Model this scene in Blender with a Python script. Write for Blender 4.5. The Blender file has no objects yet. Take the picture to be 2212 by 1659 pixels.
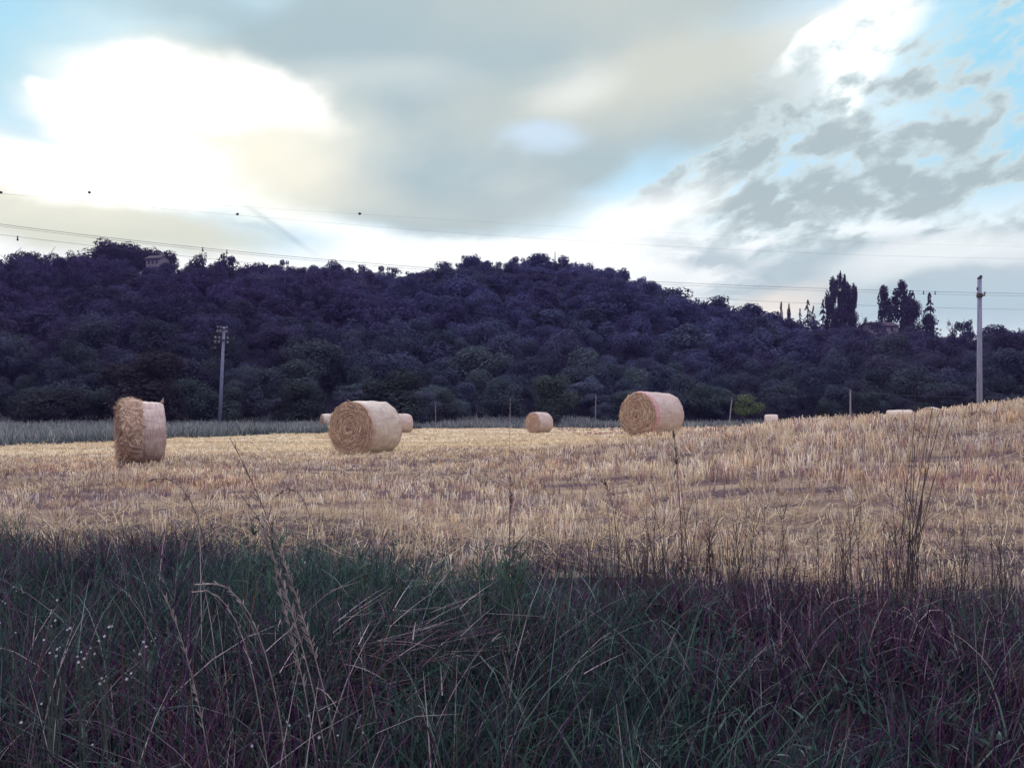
import bpy, math, random
import numpy as np
from math import radians as R, sin, cos, tan, atan, pi, hypot

S = bpy.context.scene
C = S.collection
rng = np.random.default_rng(7)
random.seed(7)

# ------------------------------------------------------------------ camera
F, CX, HY, EYE = 1841.0, 1106.0, 905.0, 1.6      # focal length, centre, horizon (in units of a 2212 x 1659 frame), eye height
cam_d = bpy.data.cameras.new('camera'); cam = bpy.data.objects.new('camera', cam_d); C.objects.link(cam)
cam.location = (0, 0, EYE); cam.rotation_euler = (R(90), 0, 0)
cam_d.sensor_width = 36; cam_d.lens = 36 * F / 2212; cam_d.shift_y = (HY - 829.5) / 2212
cam_d.clip_start = 0.05; cam_d.clip_end = 6000
S.camera = cam

# ------------------------------------------------------------------ exposure
S.view_settings.view_transform = 'Standard'; S.view_settings.look = 'None'
S.view_settings.exposure = 0.25; S.view_settings.gamma = 1.0; S.view_settings.use_curve_mapping = False
S.render.engine = 'CYCLES'
S.cycles.max_bounces = 5; S.cycles.diffuse_bounces = 3; S.cycles.transmission_bounces = 3
S.cycles.transparent_max_bounces = 6

# ------------------------------------------------------------------ sun
SUN_AZ, SUN_EL = R(-18), R(24)                   # azimuth from +Y towards +X
sun_d = bpy.data.lights.new('sun', 'SUN'); sun = bpy.data.objects.new('sun', sun_d); C.objects.link(sun)
sun_d.energy = 0.9; sun_d.angle = R(25); sun_d.color = (1.0, 0.93, 0.82)
sun.rotation_euler = (R(90) - SUN_EL, 0, pi - SUN_AZ)
sun.location = (-40, 120, 60)

# ------------------------------------------------------------------ world: evening sky with cloud layers (all in azimuth / elevation)
W = bpy.data.worlds.new('World'); S.world = W; W.use_nodes = True
nt = W.node_tree; nt.nodes.clear()
def nd(t, **kw):
    n = nt.nodes.new(t)
    for k, v in kw.items(): setattr(n, k, v)
    return n
def lk(a, b): nt.links.new(a, b)
def setin(sock, v):
    if isinstance(v, bpy.types.NodeSocket): lk(v, sock)
    else: sock.default_value = v
def mth(op, a, b=None, c=None, clamp=False):
    n = nd('ShaderNodeMath', operation=op, use_clamp=clamp)
    setin(n.inputs[0], a)
    if b is not None: setin(n.inputs[1], b)
    if c is not None: setin(n.inputs[2], c)
    return n.outputs[0]
def vec(op, a, b=None, s=None):
    n = nd('ShaderNodeVectorMath', operation=op)
    setin(n.inputs[0], a)
    if b is not None: setin(n.inputs[1], b)
    if s is not None: setin(n.inputs['Scale'], s)
    return n.outputs['Value'] if op in ('LENGTH', 'DOT_PRODUCT') else n.outputs[0]
def ramp(v, a, b, lo=0.0, hi=1.0, smooth=True):
    n = nd('ShaderNodeMapRange', interpolation_type='SMOOTHSTEP' if smooth else 'LINEAR', clamp=True)
    setin(n.inputs[0], v)
    for i, x in enumerate((a, b, lo, hi)): setin(n.inputs[1 + i], x)
    return n.outputs[0]
def mixc(f, a, b):
    n = nd('ShaderNodeMix', data_type='RGBA'); n.clamp_factor = True
    setin(n.inputs[0], f)
    setin(n.inputs[6], a if not isinstance(a, tuple) else (*a, 1)); setin(n.inputs[7], b if not isinstance(b, tuple) else (*b, 1))
    return n.outputs[2]
def noise(v, scale, detail=4, rough=0.5, dist=0.0, color=False):
    n = nd('ShaderNodeTexNoise'); lk(v, n.inputs['Vector'])
    n.inputs['Scale'].default_value = scale; n.inputs['Detail'].default_value = detail
    n.inputs['Roughness'].default_value = rough; n.inputs['Distortion'].default_value = dist
    return n.outputs['Color'] if color else n.outputs[0]
def azel(px, py):
    x, z = (px - CX) / F, (HY - py) / F
    return atan(x), atan(z / hypot(1, x))
D = nd('ShaderNodeTexCoord').outputs['Generated']
sx = nd('ShaderNodeSeparateXYZ'); lk(D, sx.inputs[0])
AZ = mth('ARCTAN2', sx.outputs[0], sx.outputs[1]); EL = mth('ARCSINE', sx.outputs[2])
cq = nd('ShaderNodeCombineXYZ'); lk(AZ, cq.inputs[0]); lk(EL, cq.inputs[1]); Q = cq.outputs[0]
def mapped(v, loc=(0, 0), rot=0.0, sc=(1, 1)):
    m = nd('ShaderNodeMapping', vector_type='TEXTURE'); lk(v, m.inputs[0])
    m.inputs[1].default_value = (loc[0], loc[1], 0); m.inputs[2].default_value = (0, 0, rot); m.inputs[3].default_value = (sc[0], sc[1], 1)
    return m.outputs[0]
def warped(v, scale, amp, detail=3):
    n = vec('SUBTRACT', noise(v, scale, detail, 0.55, color=True), (0.5, 0.5, 0.5))
    return vec('ADD', v, vec('MULTIPLY', n, (amp, amp, 0)))
def drift(v, nv, scale, ax, ay, detail=4):
    n = vec('SUBTRACT', noise(nv, scale, detail, 0.55, color=True), (0.5, 0.5, 0.5))
    return vec('ADD', v, vec('MULTIPLY', n, (ax, ay, 0)))
QW = drift(Q, mapped(Q, rot=R(12), sc=(1.8, 1)), 6.5, 0.17, 0.09, 5)
QF = drift(QW, mapped(Q, loc=(2, 3), rot=R(12), sc=(1.6, 1)), 20, 0.05, 0.03, 5)
def blob(px, py, rx, ry, rot=0.0, soft=0.4, v=None, amt=1.0):
    m = mapped(v or QW, azel(px, py), R(rot), (rx / F, ry / F))
    return ramp(vec('LENGTH', m), 1 + soft, 1 - soft, 0.0, amt)
def union(bl):
    o = bl[0]
    for b in bl[1:]: o = mth('MAXIMUM', o, b)
    return o
sky = nd('ShaderNodeTexSky', sky_type='NISHITA'); sky.sun_disc = False
sky.sun_elevation = SUN_EL; sky.sun_rotation = SUN_AZ; sky.air_density = 1.0; sky.dust_density = 2.0; sky.ozone_density = 1.5
K = 10.0                                                     # the Background strength is 1/K
def c_(r, g, b): return (r, g, b)
clear = mixc(0.85, vec('SCALE', sky.outputs[0], s=0.10), mixc(ramp(EL, 0.12, 0.42), c_(0.80, 1.0, 1.06), c_(0.36, 0.72, 1.0)))
# pale veil near the horizon
col = mixc(ramp(EL, 0.27, 0.17), clear, c_(1.05, 1.08, 1.08))
# deeper blue gaps
col = mixc(union([blob(2150, 110, 210, 230, -15, 0.6, amt=1.0), blob(2190, 290, 230, 80, 15, 0.6, amt=0.8), blob(0, 130, 280, 150, 30, 0.8, amt=1.0), blob(330, 20, 460, 75, 0, 0.8, amt=0.75)]), col, c_(0.38, 0.73, 0.92))
col = mixc(union([blob(1430, 325, 210, 42, 14, 0.7, amt=0.7), blob(530, 500, 190, 40, -14, 0.6, amt=0.7), blob(1900, 330, 260, 60, 14, 0.7, amt=0.6), blob(30, 270, 170, 40, -14, 0.7, amt=0.8), blob(1000, 480, 200, 20, 0, 0.8, amt=0.5)]), col, c_(0.52, 0.82, 1.02))
# big soft grey cloud
n1 = noise(mapped(Q, rot=R(14), sc=(2.2, 1)), 5.5, 5, 0.55)
n2 = noise(mapped(Q, loc=(3, 1), rot=R(10), sc=(1.6, 1)), 2.6, 4, 0.5)
grey = mixc(ramp(n2, 0.35, 0.66), c_(0.43, 0.55, 0.585), c_(0.58, 0.63, 0.60))
grey = mixc(mth('MULTIPLY', ramp(n1, 0.5, 0.72), 0.35), grey, c_(0.84, 0.86, 0.80))
big = union([blob(1000, 130, 620, 210, 4, 0.25), blob(850, 370, 400, 115, -6, 0.22), blob(1150, 320, 320, 120, 22, 0.3), blob(1500, 190, 330, 95, 14, 0.35),
             blob(640, 30, 420, 60, 0, 0.7, amt=0.85), blob(1300, 0, 480, 110, 6, 0.4), blob(1560, 250, 220, 60, 10, 0.5)])
col = mixc(mth('MULTIPLY', big, 0.96), col, grey)
# cream light on the cloud
col = mixc(union([blob(1420, 160, 380, 70, 12, 0.8, amt=0.6), blob(750, 420, 260, 40, -8, 0.8, amt=0.3)]), col, c_(0.80, 0.78, 0.66))
col = mixc(blob(530, 310, 130, 90, -35, 0.9, amt=0.8), col, c_(1.0, 0.95, 0.72))
col = mixc(union([blob(1235, 185, 90, 40, 10, 0.9, amt=0.6), blob(820, 170, 160, 40, 0, 0.9, amt=0.3)]), col, c_(0.95, 0.97, 0.92))
col = mixc(blob(1152, 292, 75, 30, 0, 0.7, amt=0.8), col, c_(0.66, 0.83, 1.0))
# low cream bank at the left
col = mixc(union([blob(180, 475, 320, 58, -3, 0.45, amt=0.9)]), col, mixc(ramp(n1, 0.42, 0.62), c_(0.66, 0.69, 0.57), c_(0.98, 0.91, 0.62)))
# white burn-out at the upper right, behind the broken cloud
col = mixc(union([blob(1860, 130, 150, 140, -8, 0.8, amt=0.5), blob(1850, 90, 92, 85, 0, 0.45), blob(1830, 170, 62, 90, -10, 0.5), blob(1775, 62, 110, 26, 27, 0.35), blob(1900, 16, 90, 50, 0, 0.5)]), col, c_(1.12, 1.17, 1.16))
# broken altocumulus at the right
na = mth('ADD', mth('MULTIPLY', noise(mapped(QF, rot=R(15), sc=(1.6, 0.85)), 28, 4, 0.52), 0.74), mth('MULTIPLY', noise(mapped(Q, loc=(7, 2), rot=R(15), sc=(1.5, 0.9)), 60, 4, 0.55), 0.26))
nb = noise(mapped(Q, loc=(4, 1), rot=R(15), sc=(1.8, 0.8)), 9, 3, 0.5)
zone = union([blob(1990, 310, 470, 250, 16, 0.5, amt=0.62), blob(1800, 440, 330, 76, 5, 0.5, amt=0.95), blob(1770, 350, 230, 66, 14, 0.5, amt=0.74), blob(1480, 395, 150, 44, 20, 0.35, amt=0.98),
              blob(1630, 490, 105, 48, 16, 0.35, amt=0.92), blob(2130, 70, 150, 70, 20, 0.6, amt=0.48), blob(2130, 430, 200, 110, 8, 0.6, amt=0.66), blob(1700, 270, 180, 60, 16, 0.5, amt=0.76)])
thick = mth('SUBTRACT', mth('ADD', na, mth('MULTIPLY', mth('SUBTRACT', nb, 0.5), 0.35)), mth('SUBTRACT', 0.61, mth('MULTIPLY', zone, 0.25)))
alto = mth('MULTIPLY', ramp(thick, -0.06, 0.085), ramp(zone, 0.03, 0.35))
col = mixc(mth('MULTIPLY', alto, 0.95), col, mixc(ramp(thick, 0.02, 0.17), c_(0.66, 0.78, 0.80), c_(0.45, 0.54, 0.56)))
# low streaks at the right
ns = noise(mapped(QF, rot=R(2), sc=(4.5, 0.8)), 15, 5, 0.55)
lowz = union([blob(1860, 590, 330, 50, 3, 0.6), blob(1560, 565, 130, 26, -8, 0.6), blob(2060, 640, 330, 70, 0, 0.5), blob(1690, 625, 200, 34, 3, 0.6), blob(1460, 535, 60, 18, -10, 0.6)])
col = mixc(mth('MULTIPLY', mth('MULTIPLY', ramp(ns, 0.34, 0.48), lowz), 0.9), col, c_(0.50, 0.61, 0.66))
col = mixc(blob(2080, 690, 260, 60, 0, 0.6, amt=0.7), col, c_(0.50, 0.65, 0.72))
col = mixc(blob(1660, 655, 120, 26, 8, 0.8, amt=0.7), col, c_(1.05, 0.93, 0.80))
# thin dark contrail streaks
col = mixc(union([blob(610, 500, 85, 6, -33, 0.8, Q, 0.6), blob(545, 490, 60, 7, -14, 0.8, QF, 0.4)]), col, c_(0.45, 0.60, 0.70))
# white burn-outs round the hidden sun
glow = union([blob(440, 270, 300, 140, -8, 0.6, amt=0.9), blob(120, 380, 330, 90, 0, 0.8, amt=0.6)])
col = mixc(mth('MULTIPLY', glow, 0.85), col, c_(1.06, 1.03, 0.88))
burn = union([blob(420, 190, 225, 66, 0, 0.4), blob(310, 300, 160, 85, -18, 0.45), blob(150, 372, 290, 44, 0, 0.4), blob(200, 228, 100, 28, -20, 0.3), blob(600, 200, 100, 50, -30, 0.6), blob(330, 145, 110, 40, 8, 0.5)])
col = mixc(burn, col, c_(1.35, 1.32, 1.25))
col = mixc(union([blob(1030, 555, 420, 36, 2, 0.5, amt=0.9), blob(1380, 480, 130, 55, 20, 0.6, amt=0.9), blob(2010, 560, 160, 30, 4, 0.6, amt=0.6)]), col, c_(1.12, 1.15, 1.13))
col = vec('SCALE', col, s=0.86)
# the sky overhead and behind the camera: unseen violet fill light, shaped bright above and dark low
n3 = noise(D, 2.5, 5, 0.55)
dusk = mixc(ramp(n3, 0.35, 0.65), c_(1.05, 1.0, 1.22), c_(1.5, 1.43, 1.58))
dusk = mixc(ramp(EL, 0.9, 0.2), dusk, c_(0.09, 0.065, 0.16))
back = mth('MAXIMUM', ramp(mth('ABSOLUTE', AZ), 0.75, 1.5), ramp(EL, 0.55, 0.95))
col = mixc(back, col, dusk)
# below the horizon
col = mixc(ramp(EL, 0.0, -0.05), col, c_(0.10, 0.09, 0.10))
bg = nd('ShaderNodeBackground'); bg.inputs['Strength'].default_value = 1.0 / K
lk(vec('SCALE', col, s=K), bg.inputs['Color'])
wo = nd('ShaderNodeOutputWorld'); lk(bg.outputs[0], wo.inputs[0])
W.cycles.sampling_method = 'MANUAL'; W.cycles.sample_map_resolution = 512

# ================================================================== helpers
def tag(o, label=None, cat=None, group=None, kind=None):
    for k, v in (('label', label), ('category', cat), ('group', group), ('kind', kind)):
        if v: o[k] = v
    return o
def empty(name, loc, rz=0.0):
    o = bpy.data.objects.new(name, None); C.objects.link(o); o.location = loc; o.rotation_euler.z = rz
    o.empty_display_size = 0.3
    return o
def mesh_np(name, V, Fc, col=None, smooth=False):
    """V (n,3); Fc (m,k) with constant k; col (n,3)"""
    V = np.ascontiguousarray(V, np.float32); Fc = np.ascontiguousarray(Fc, np.int32)
    me = bpy.data.meshes.new(name); k = Fc.shape[1]
    me.vertices.add(len(V)); me.vertices.foreach_set('co', V.ravel())
    me.loops.add(Fc.size); me.loops.foreach_set('vertex_index', Fc.ravel())
    me.polygons.add(len(Fc)); me.polygons.foreach_set('loop_start', np.arange(0, Fc.size, k, dtype=np.int32))
    me.polygons.foreach_set('use_smooth', np.full(len(Fc), smooth, bool))
    me.update(calc_edges=True)
    if col is not None:
        a = me.attributes.new('col', 'FLOAT_COLOR', 'POINT')
        a.data.foreach_set('color', np.concatenate([col, np.ones((len(col), 1))], 1).astype(np.float32).ravel())
    return me
def link(name, me, mat, parent=None):
    o = bpy.data.objects.new(name, me); C.objects.link(o)
    if mat and not me.materials: me.materials.append(mat)
    if parent: o.parent = parent
    return o
class MB:
    def __init__(s): s.v = []; s.f = []
    def add(s, V, Fc):
        n = len(s.v); s.v += [tuple(p) for p in V]; s.f += [tuple(i + n for i in f) for f in Fc]
    def box(s, x0, x1, y0, y1, z0, z1):
        s.add([(x0,y0,z0),(x1,y0,z0),(x1,y1,z0),(x0,y1,z0),(x0,y0,z1),(x1,y0,z1),(x1,y1,z1),(x0,y1,z1)],
              [(0,3,2,1),(4,5,6,7),(0,1,5,4),(1,2,6,5),(2,3,7,6),(3,0,4,7)])
    def tube(s, pts, rad, n=6, caps=True):
        P = np.array(pts, float)
        if np.isscalar(rad): rad = [rad] * len(P)
        T = np.gradient(P, axis=0); T /= np.linalg.norm(T, axis=1)[:, None] + 1e-9
        V = []
        for p, t, r in zip(P, T, rad):
            a = np.cross(t, (0.31, 0.9, 0.2)); a /= np.linalg.norm(a) + 1e-9; b = np.cross(t, a)
            for k in range(n):
                q = 2 * pi * k / n; V.append(p + r * (cos(q) * a + sin(q) * b))
        Fc = [(i*n+k, i*n+(k+1) % n, (i+1)*n+(k+1) % n, (i+1)*n+k) for i in range(len(P)-1) for k in range(n)]
        if caps: Fc += [tuple(range(n))[::-1], tuple((len(P)-1)*n + k for k in range(n))]
        s.add(V, Fc)
    def sphere(s, c, r, n=8, m=5, sc=(1, 1, 1)):
        V = [(c[0], c[1], c[2] - r*sc[2])]
        for j in range(1, m):
            a = -pi/2 + pi*j/m
            for k in range(n): V.append((c[0]+r*sc[0]*cos(a)*cos(2*pi*k/n), c[1]+r*sc[1]*cos(a)*sin(2*pi*k/n), c[2]+r*sc[2]*sin(a)))
        V.append((c[0], c[1], c[2] + r*sc[2])); e = len(V)-1
        Fc = [(0, 1+(k+1) % n, 1+k) for k in range(n)] + [(e, e-n+k, e-n+(k+1) % n) for k in range(n)]
        Fc += [(1+j*n+k, 1+j*n+(k+1) % n, 1+(j+1)*n+(k+1) % n, 1+(j+1)*n+k) for j in range(m-2) for k in range(n)]
        s.add(V, Fc)
    def mesh(s, name, smooth=False):
        me = bpy.data.meshes.new(name); me.from_pydata(s.v, [], s.f); me.update()
        if smooth: me.polygons.foreach_set('use_smooth', [True]*len(me.polygons))
        return me
    def build(s, name, mat, parent=None, smooth=False): return link(name, s.mesh(name, smooth), mat, parent)
def P(px, py, d): return np.array([(px - CX) / F * d, d, EYE + (HY - py) / F * d])

# ------------------------------------------------------------------ materials
class Mat:
    def __init__(s, name, rough=0.85, spec=0.2):
        s.m = bpy.data.materials.new(name); s.m.use_nodes = True; s.t = s.m.node_tree; s.b = s.t.nodes['Principled BSDF']
        s.b.inputs['Roughness'].default_value = rough; s.b.inputs['Specular IOR Level'].default_value = spec
        s.out = s.t.nodes['Material Output']
    def n(s, t, **kw):
        n = s.t.nodes.new(t)
        for k, v in kw.items(): setattr(n, k, v)
        return n
    def l(s, a, b): s.t.links.new(a, b)
    def coord(s, sc=(1, 1, 1), kind='Object', rot=(0, 0, 0)):
        tc = s.n('ShaderNodeTexCoord'); m = s.n('ShaderNodeMapping'); s.l(tc.outputs[kind], m.inputs[0])
        m.inputs[3].default_value = sc; m.inputs[2].default_value = rot; return m.outputs[0]
    def noise(s, v, scale, det=4, rough=0.55):
        n = s.n('ShaderNodeTexNoise'); s.l(v, n.inputs['Vector']); n.inputs['Scale'].default_value = scale
        n.inputs['Detail'].default_value = det; n.inputs['Roughness'].default_value = rough; return n.outputs[0]
    def ramp(s, v, stops):
        n = s.n('ShaderNodeValToRGB'); s.l(v, n.inputs[0]); e = n.color_ramp.elements
        while len(e) < len(stops): e.new(0.5)
        for q, (p, c) in zip(e, stops): q.position = p; q.color = (*c, 1)
        return n.outputs[0]
    def mix(s, f, a, b, mode='MIX'):
        n = s.n('ShaderNodeMix', data_type='RGBA', blend_type=mode)
        for sock, v in ((n.inputs[0], f), (n.inputs[6], a), (n.inputs[7], b)):
            if isinstance(v, bpy.types.NodeSocket): s.l(v, sock)
            else: sock.default_value = v if np.isscalar(v) else (*v, 1)
        return n.outputs[2]
    def base(s, v):
        if isinstance(v, bpy.types.NodeSocket): s.l(v, s.b.inputs['Base Color'])
        else: s.b.inputs['Base Color'].default_value = (*v, 1)
        return s
    def bump(s, h, st, dist=0.02):
        n = s.n('ShaderNodeBump'); s.l(h, n.inputs['Height']); n.inputs['Strength'].default_value = st; n.inputs['Distance'].default_value = dist
        s.l(n.outputs[0], s.b.inputs['Normal']); return s
def leafmat(name, trans=0.3, objcol=False):
    M = Mat(name); a = M.n('ShaderNodeAttribute', attribute_name='col'); c = a.outputs['Color']
    if objcol:
        oi = M.n('ShaderNodeObjectInfo'); c = M.mix(1.0, c, oi.outputs['Color'], 'MULTIPLY')
    d = M.n('ShaderNodeBsdfDiffuse'); t = M.n('ShaderNodeBsdfTranslucent'); x = M.n('ShaderNodeMixShader'); x.inputs[0].default_value = trans
    M.l(c, d.inputs[0]); M.l(c, t.inputs[0]); M.l(d.outputs[0], x.inputs[1]); M.l(t.outputs[0], x.inputs[2]); M.l(x.outputs[0], M.out.inputs[0])
    M.t.nodes.remove(M.b); return M.m
M_leaf = leafmat('foliage', 0.32, True); M_wood_leaf = leafmat('woodland_foliage', 0.32)
M_grass = leafmat('grass_blades', 0.3); M_straw = leafmat('straw_stalks', 0.25)
m = Mat('bark'); m.base(m.ramp(m.noise(m.coord((1, 1, 0.2)), 14), [(0.3, (0.05, 0.04, 0.05)), (0.7, (0.13, 0.11, 0.12))])); M_bark = m.m
m = Mat('pole_concrete', 0.8); v = m.coord((1, 1, 0.15)); m.base(m.ramp(m.noise(v, 9, 6), [(0.3, (0.17, 0.19, 0.29)), (0.7, (0.29, 0.32, 0.44))])); M_pole = m.m
m = Mat('post_wood', 0.85); m.base(m.ramp(m.noise(m.coord((1, 1, 0.1)), 20, 5), [(0.3, (0.16, 0.15, 0.2)), (0.7, (0.34, 0.32, 0.38))])); M_post = m.m
m = Mat('dark_iron', 0.6); m.base(m.ramp(m.noise(m.coord(), 12), [(0.3, (0.03, 0.03, 0.04)), (0.7, (0.09, 0.085, 0.1))])); M_iron = m.m
m = Mat('insulator_glaze', 0.35, 0.5); m.base(m.ramp(m.noise(m.coord(), 8), [(0.3, (0.16, 0.15, 0.2)), (0.7, (0.26, 0.25, 0.3))])); M_insul = m.m
m = Mat('cable', 0.6); m.base(m.ramp(m.noise(m.coord(), 3), [(0.3, (0.05, 0.05, 0.06)), (0.7, (0.11, 0.11, 0.14))])); M_cable = m.m
m = Mat('pale_cable', 0.5); m.base(m.ramp(m.noise(m.coord(), 3), [(0.3, (0.18, 0.18, 0.26)), (0.7, (0.3, 0.3, 0.4))])); M_pale = m.m

# ================================================================== terrain
RIDGE = np.array([[-400, 624], [0, 614], [140, 614], [300, 620], [400, 618], [600, 616], [700, 614], [800, 624], [870, 634], [950, 626], [1040, 616], [1150, 616], [1250, 618], [1330, 626],
                  [1390, 650], [1440, 674], [1500, 698], [1560, 714], [1620, 724], [1700, 738], [1800, 754], [1920, 760], [2050, 768], [2120, 778], [2212, 788], [2600, 810]], float)
RY = 290.0
def sstep(a, b, x):
    t = np.clip((x - a) / (b - a), 0, 1); return t * t * (3 - 2 * t)
def yverge(x): return np.interp(x, [-7, -3, 0, 3, 8], [7.2, 6.1, 5.1, 4.4, 4.4]) + 0.18*np.sin(2.3*x) + 0.1*np.sin(5.1*x + 1)
def xleft(y): return np.interp(y, [10, 20, 29, 39, 59, 84, 90], [-34, -24, -17.6, -17.6, -13.2, -9.6, -9.2])
def foot(x): return 104 - 14*sstep(-10, -50, x) + 5*np.sin(x*0.06)
def hill_t(x, y): return (y - foot(x)) / (RY - foot(x))
def zt(x, y):
    x = np.asarray(x, float); y = np.asarray(y, float)
    b = 0.62 * sstep(1.6, 1, 0) if False else 0.62 * sstep(0.0, 1.0, (y - 1.4) / (yverge(x) - 1.2))
    A = np.interp(x, [-8, -4, 0, 1.5, 3.1, 4.4, 5.6, 9.0, 12, 20, 30], [0, 0.06, 0.2, 0.3, 0.46, 0.60, 0.70, 0.99, 1.34, 2.0, 2.3])
    B = np.where(y < 17, sstep(4.0, 17, y), np.exp(-((y - 17) / 14.5)**2))
    und = 0.03*np.sin(0.9*x + 0.4*y) + 0.025*np.sin(0.5*y - 1.3*x + 1) + 0.015*np.sin(2.1*x) * np.sin(1.7*y)
    z = b + A * B + und * sstep(1.5, 6, y)
    yy = np.maximum(y, 1.0); tn = np.clip(x / yy, -1.4, 1.4)
    H = EYE + (HY - np.interp(CX + F * tn, RIDGE[:, 0], RIDGE[:, 1])) / F * RY
    t = hill_t(x, y); tc = np.clip(t, 0, 1)
    prof = 0.55 * tc + 0.45 * tc * tc * (3 - 2 * tc)
    fall = np.clip(1 - 0.45 * np.clip(t - 1.02, 0, 2), 0.1, 1)
    lump = (1.6*np.sin(0.045*x + 0.03*y) + 1.2*np.sin(0.08*x - 0.05*y + 2) + 0.8*np.sin(0.15*x + 0.11*y)) * sstep(0.05, 0.4, t) * (1 - sstep(0.75, 1.0, t))
    return np.where(y > 60, z + (H * prof * fall + lump) * (t > 0), z)

nr, na_ = 250, 480
rr = np.concatenate([[0.0], np.geomspace(0.25, 1300, nr)]); th = np.linspace(0, 2*pi, na_, endpoint=False)
RR, TH = np.meshgrid(rr, th, indexing='ij'); GX, GY = RR*np.sin(TH), RR*np.cos(TH); GZ = zt(GX, GY)
GV = np.stack([GX, GY, GZ], -1).reshape(-1, 3)
ii, jj = np.meshgrid(np.arange(nr), np.arange(na_), indexing='ij'); j2 = (jj + 1) % na_
GF = np.stack([ii*na_ + jj, ii*na_ + j2, (ii+1)*na_ + j2, (ii+1)*na_ + jj], -1).reshape(-1, 4)
GF[:, [1, 3]] = GF[:, [3, 1]]
cen = GV[GF].mean(1)
is_field = (cen[:, 1] > yverge(cen[:, 0])) & (cen[:, 1] < 89) & (cen[:, 0] > xleft(cen[:, 1])) & (cen[:, 0] < 70)
is_hill = (cen[:, 1] > foot(cen[:, 0]) - 2) & (cen[:, 1] > 60)
def sub(name, mask, mat, label):
    f = GF[mask]; u, inv = np.unique(f, return_inverse=True)
    me = mesh_np(name, GV[u], inv.reshape(-1, 4), smooth=True); o = link(name, me, mat)
    return tag(o, label, name, kind='structure')
m = Mat('verge_soil', 0.95); v = m.coord(); m.base(m.mix(m.noise(v, 0.8), m.ramp(m.noise(v, 9, 6), [(0.3, (0.028, 0.010, 0.036)), (0.7, (0.06, 0.034, 0.066))]), (0.04, 0.04, 0.048))); m.bump(m.noise(v, 30, 5), 0.6, 0.04); M_soil = m.m  # near-black purple: shade between the blades put into the soil colour
m = Mat('field_soil', 0.95); v = m.coord((0.35, 1.6, 1)); w = m.coord()
straw = m.ramp(m.noise(w, 22, 6, 0.7), [(0.3, (0.17, 0.12, 0.12)), (0.5, (0.40, 0.30, 0.20)), (0.75, (0.66, 0.53, 0.34))])
bare = m.ramp(m.noise(w, 16, 5), [(0.35, (0.07, 0.045, 0.07)), (0.7, (0.20, 0.14, 0.14))])  # soil darkened to purple, shade between the tufts put into its colour
tcf = m.n('ShaderNodeTexCoord'); sf = m.n('ShaderNodeSeparateXYZ'); m.l(tcf.outputs['Object'], sf.inputs[0])
cov = m.n('ShaderNodeMapRange', interpolation_type='SMOOTHSTEP'); m.l(sf.outputs[1], cov.inputs[0]); cov.inputs[1].default_value = 15; cov.inputs[2].default_value = 26
strewn = m.ramp(m.noise(m.coord((0.12, 1.5, 1)), 1.3, 6, 0.65), [(0.3, (0.50, 0.39, 0.26)), (0.5, (0.66, 0.54, 0.35)), (0.72, (0.78, 0.68, 0.47))])       # far part strewn with chopped straw in passes
m.base(m.mix(cov.outputs[0], m.mix(m.ramp(m.noise(v, 1.1, 5, 0.6), [(0.36, (0, 0, 0)), (0.58, (1, 1, 1))]), straw, bare), strewn)); m.bump(m.noise(w, 40, 5), 0.8, 0.05); M_field = m.m
m = Mat('woodland_floor', 1.0, 0.0); v = m.coord(); m.base(m.ramp(m.noise(v, 0.12, 6), [(0.3, (0.012, 0.011, 0.024)), (0.7, (0.022, 0.024, 0.036))])); M_hill = m.m
sub('ground', ~(is_field | is_hill), M_soil, 'dark grassy earth of the road verge and the strip beyond the field')
sub('field', is_field, M_field, 'pale harvested field of cut straw stubble')
sub('hill', is_hill, M_hill, 'long hill rising behind the field under dark woods')

# ================================================================== blades (grass, stubble)
def blades(base, length, yaw, lean, curve, width, col, segs=3, taper=0.8, tipcol=None, face=None):
    n = len(base); s = np.linspace(0, 1, segs + 1)
    ang = lean[:, None] + curve[:, None] * s[None]
    st = (length / segs)[:, None]
    h = np.concatenate([np.zeros((n, 1)), np.cumsum(np.sin((ang[:, 1:] + ang[:, :-1]) / 2) * st, 1)], 1)
    z = np.concatenate([np.zeros((n, 1)), np.cumsum(np.cos((ang[:, 1:] + ang[:, :-1]) / 2) * st, 1)], 1)
    cx = base[:, 0:1] + h * np.cos(yaw)[:, None]; cy = base[:, 1:2] + h * np.sin(yaw)[:, None]; cz = base[:, 2:3] + z
    fa = yaw + pi/2 if face is None else face
    w = 0.5 * width[:, None] * (1 - taper * s[None]**1.5)
    V = np.empty((n, segs + 1, 2, 3))
    for k, sg in ((0, -1), (1, 1)):
        V[:, :, k, 0] = cx + sg * w * np.cos(fa)[:, None]; V[:, :, k, 1] = cy + sg * w * np.sin(fa)[:, None]; V[:, :, k, 2] = cz
    i0 = (np.arange(n) * (segs + 1) * 2)[:, None] + (np.arange(segs) * 2)[None]
    Fc = np.stack([i0, i0 + 1, i0 + 3, i0 + 2], -1).reshape(-1, 4)
    c = np.repeat(col[:, None], segs + 1, 1)
    if tipcol is not None: c = c * (1 - s[None, :, None]) + tipcol[:, None] * s[None, :, None]
    Cc = np.repeat(c[:, :, None], 2, 2).reshape(-1, 3)
    return V.reshape(-1, 3), Fc, Cc
class Acc:
    def __init__(s): s.V = []; s.F = []; s.C = []; s.n = 0
    def add(s, t):
        s.V.append(t[0]); s.F.append(t[1] + s.n); s.C.append(t[2]); s.n += len(t[0])
    def build(s, name, mat, parent=None): return link(name, mesh_np(name, np.concatenate(s.V), np.concatenate(s.F), np.concatenate(s.C)), mat, parent)
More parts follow.
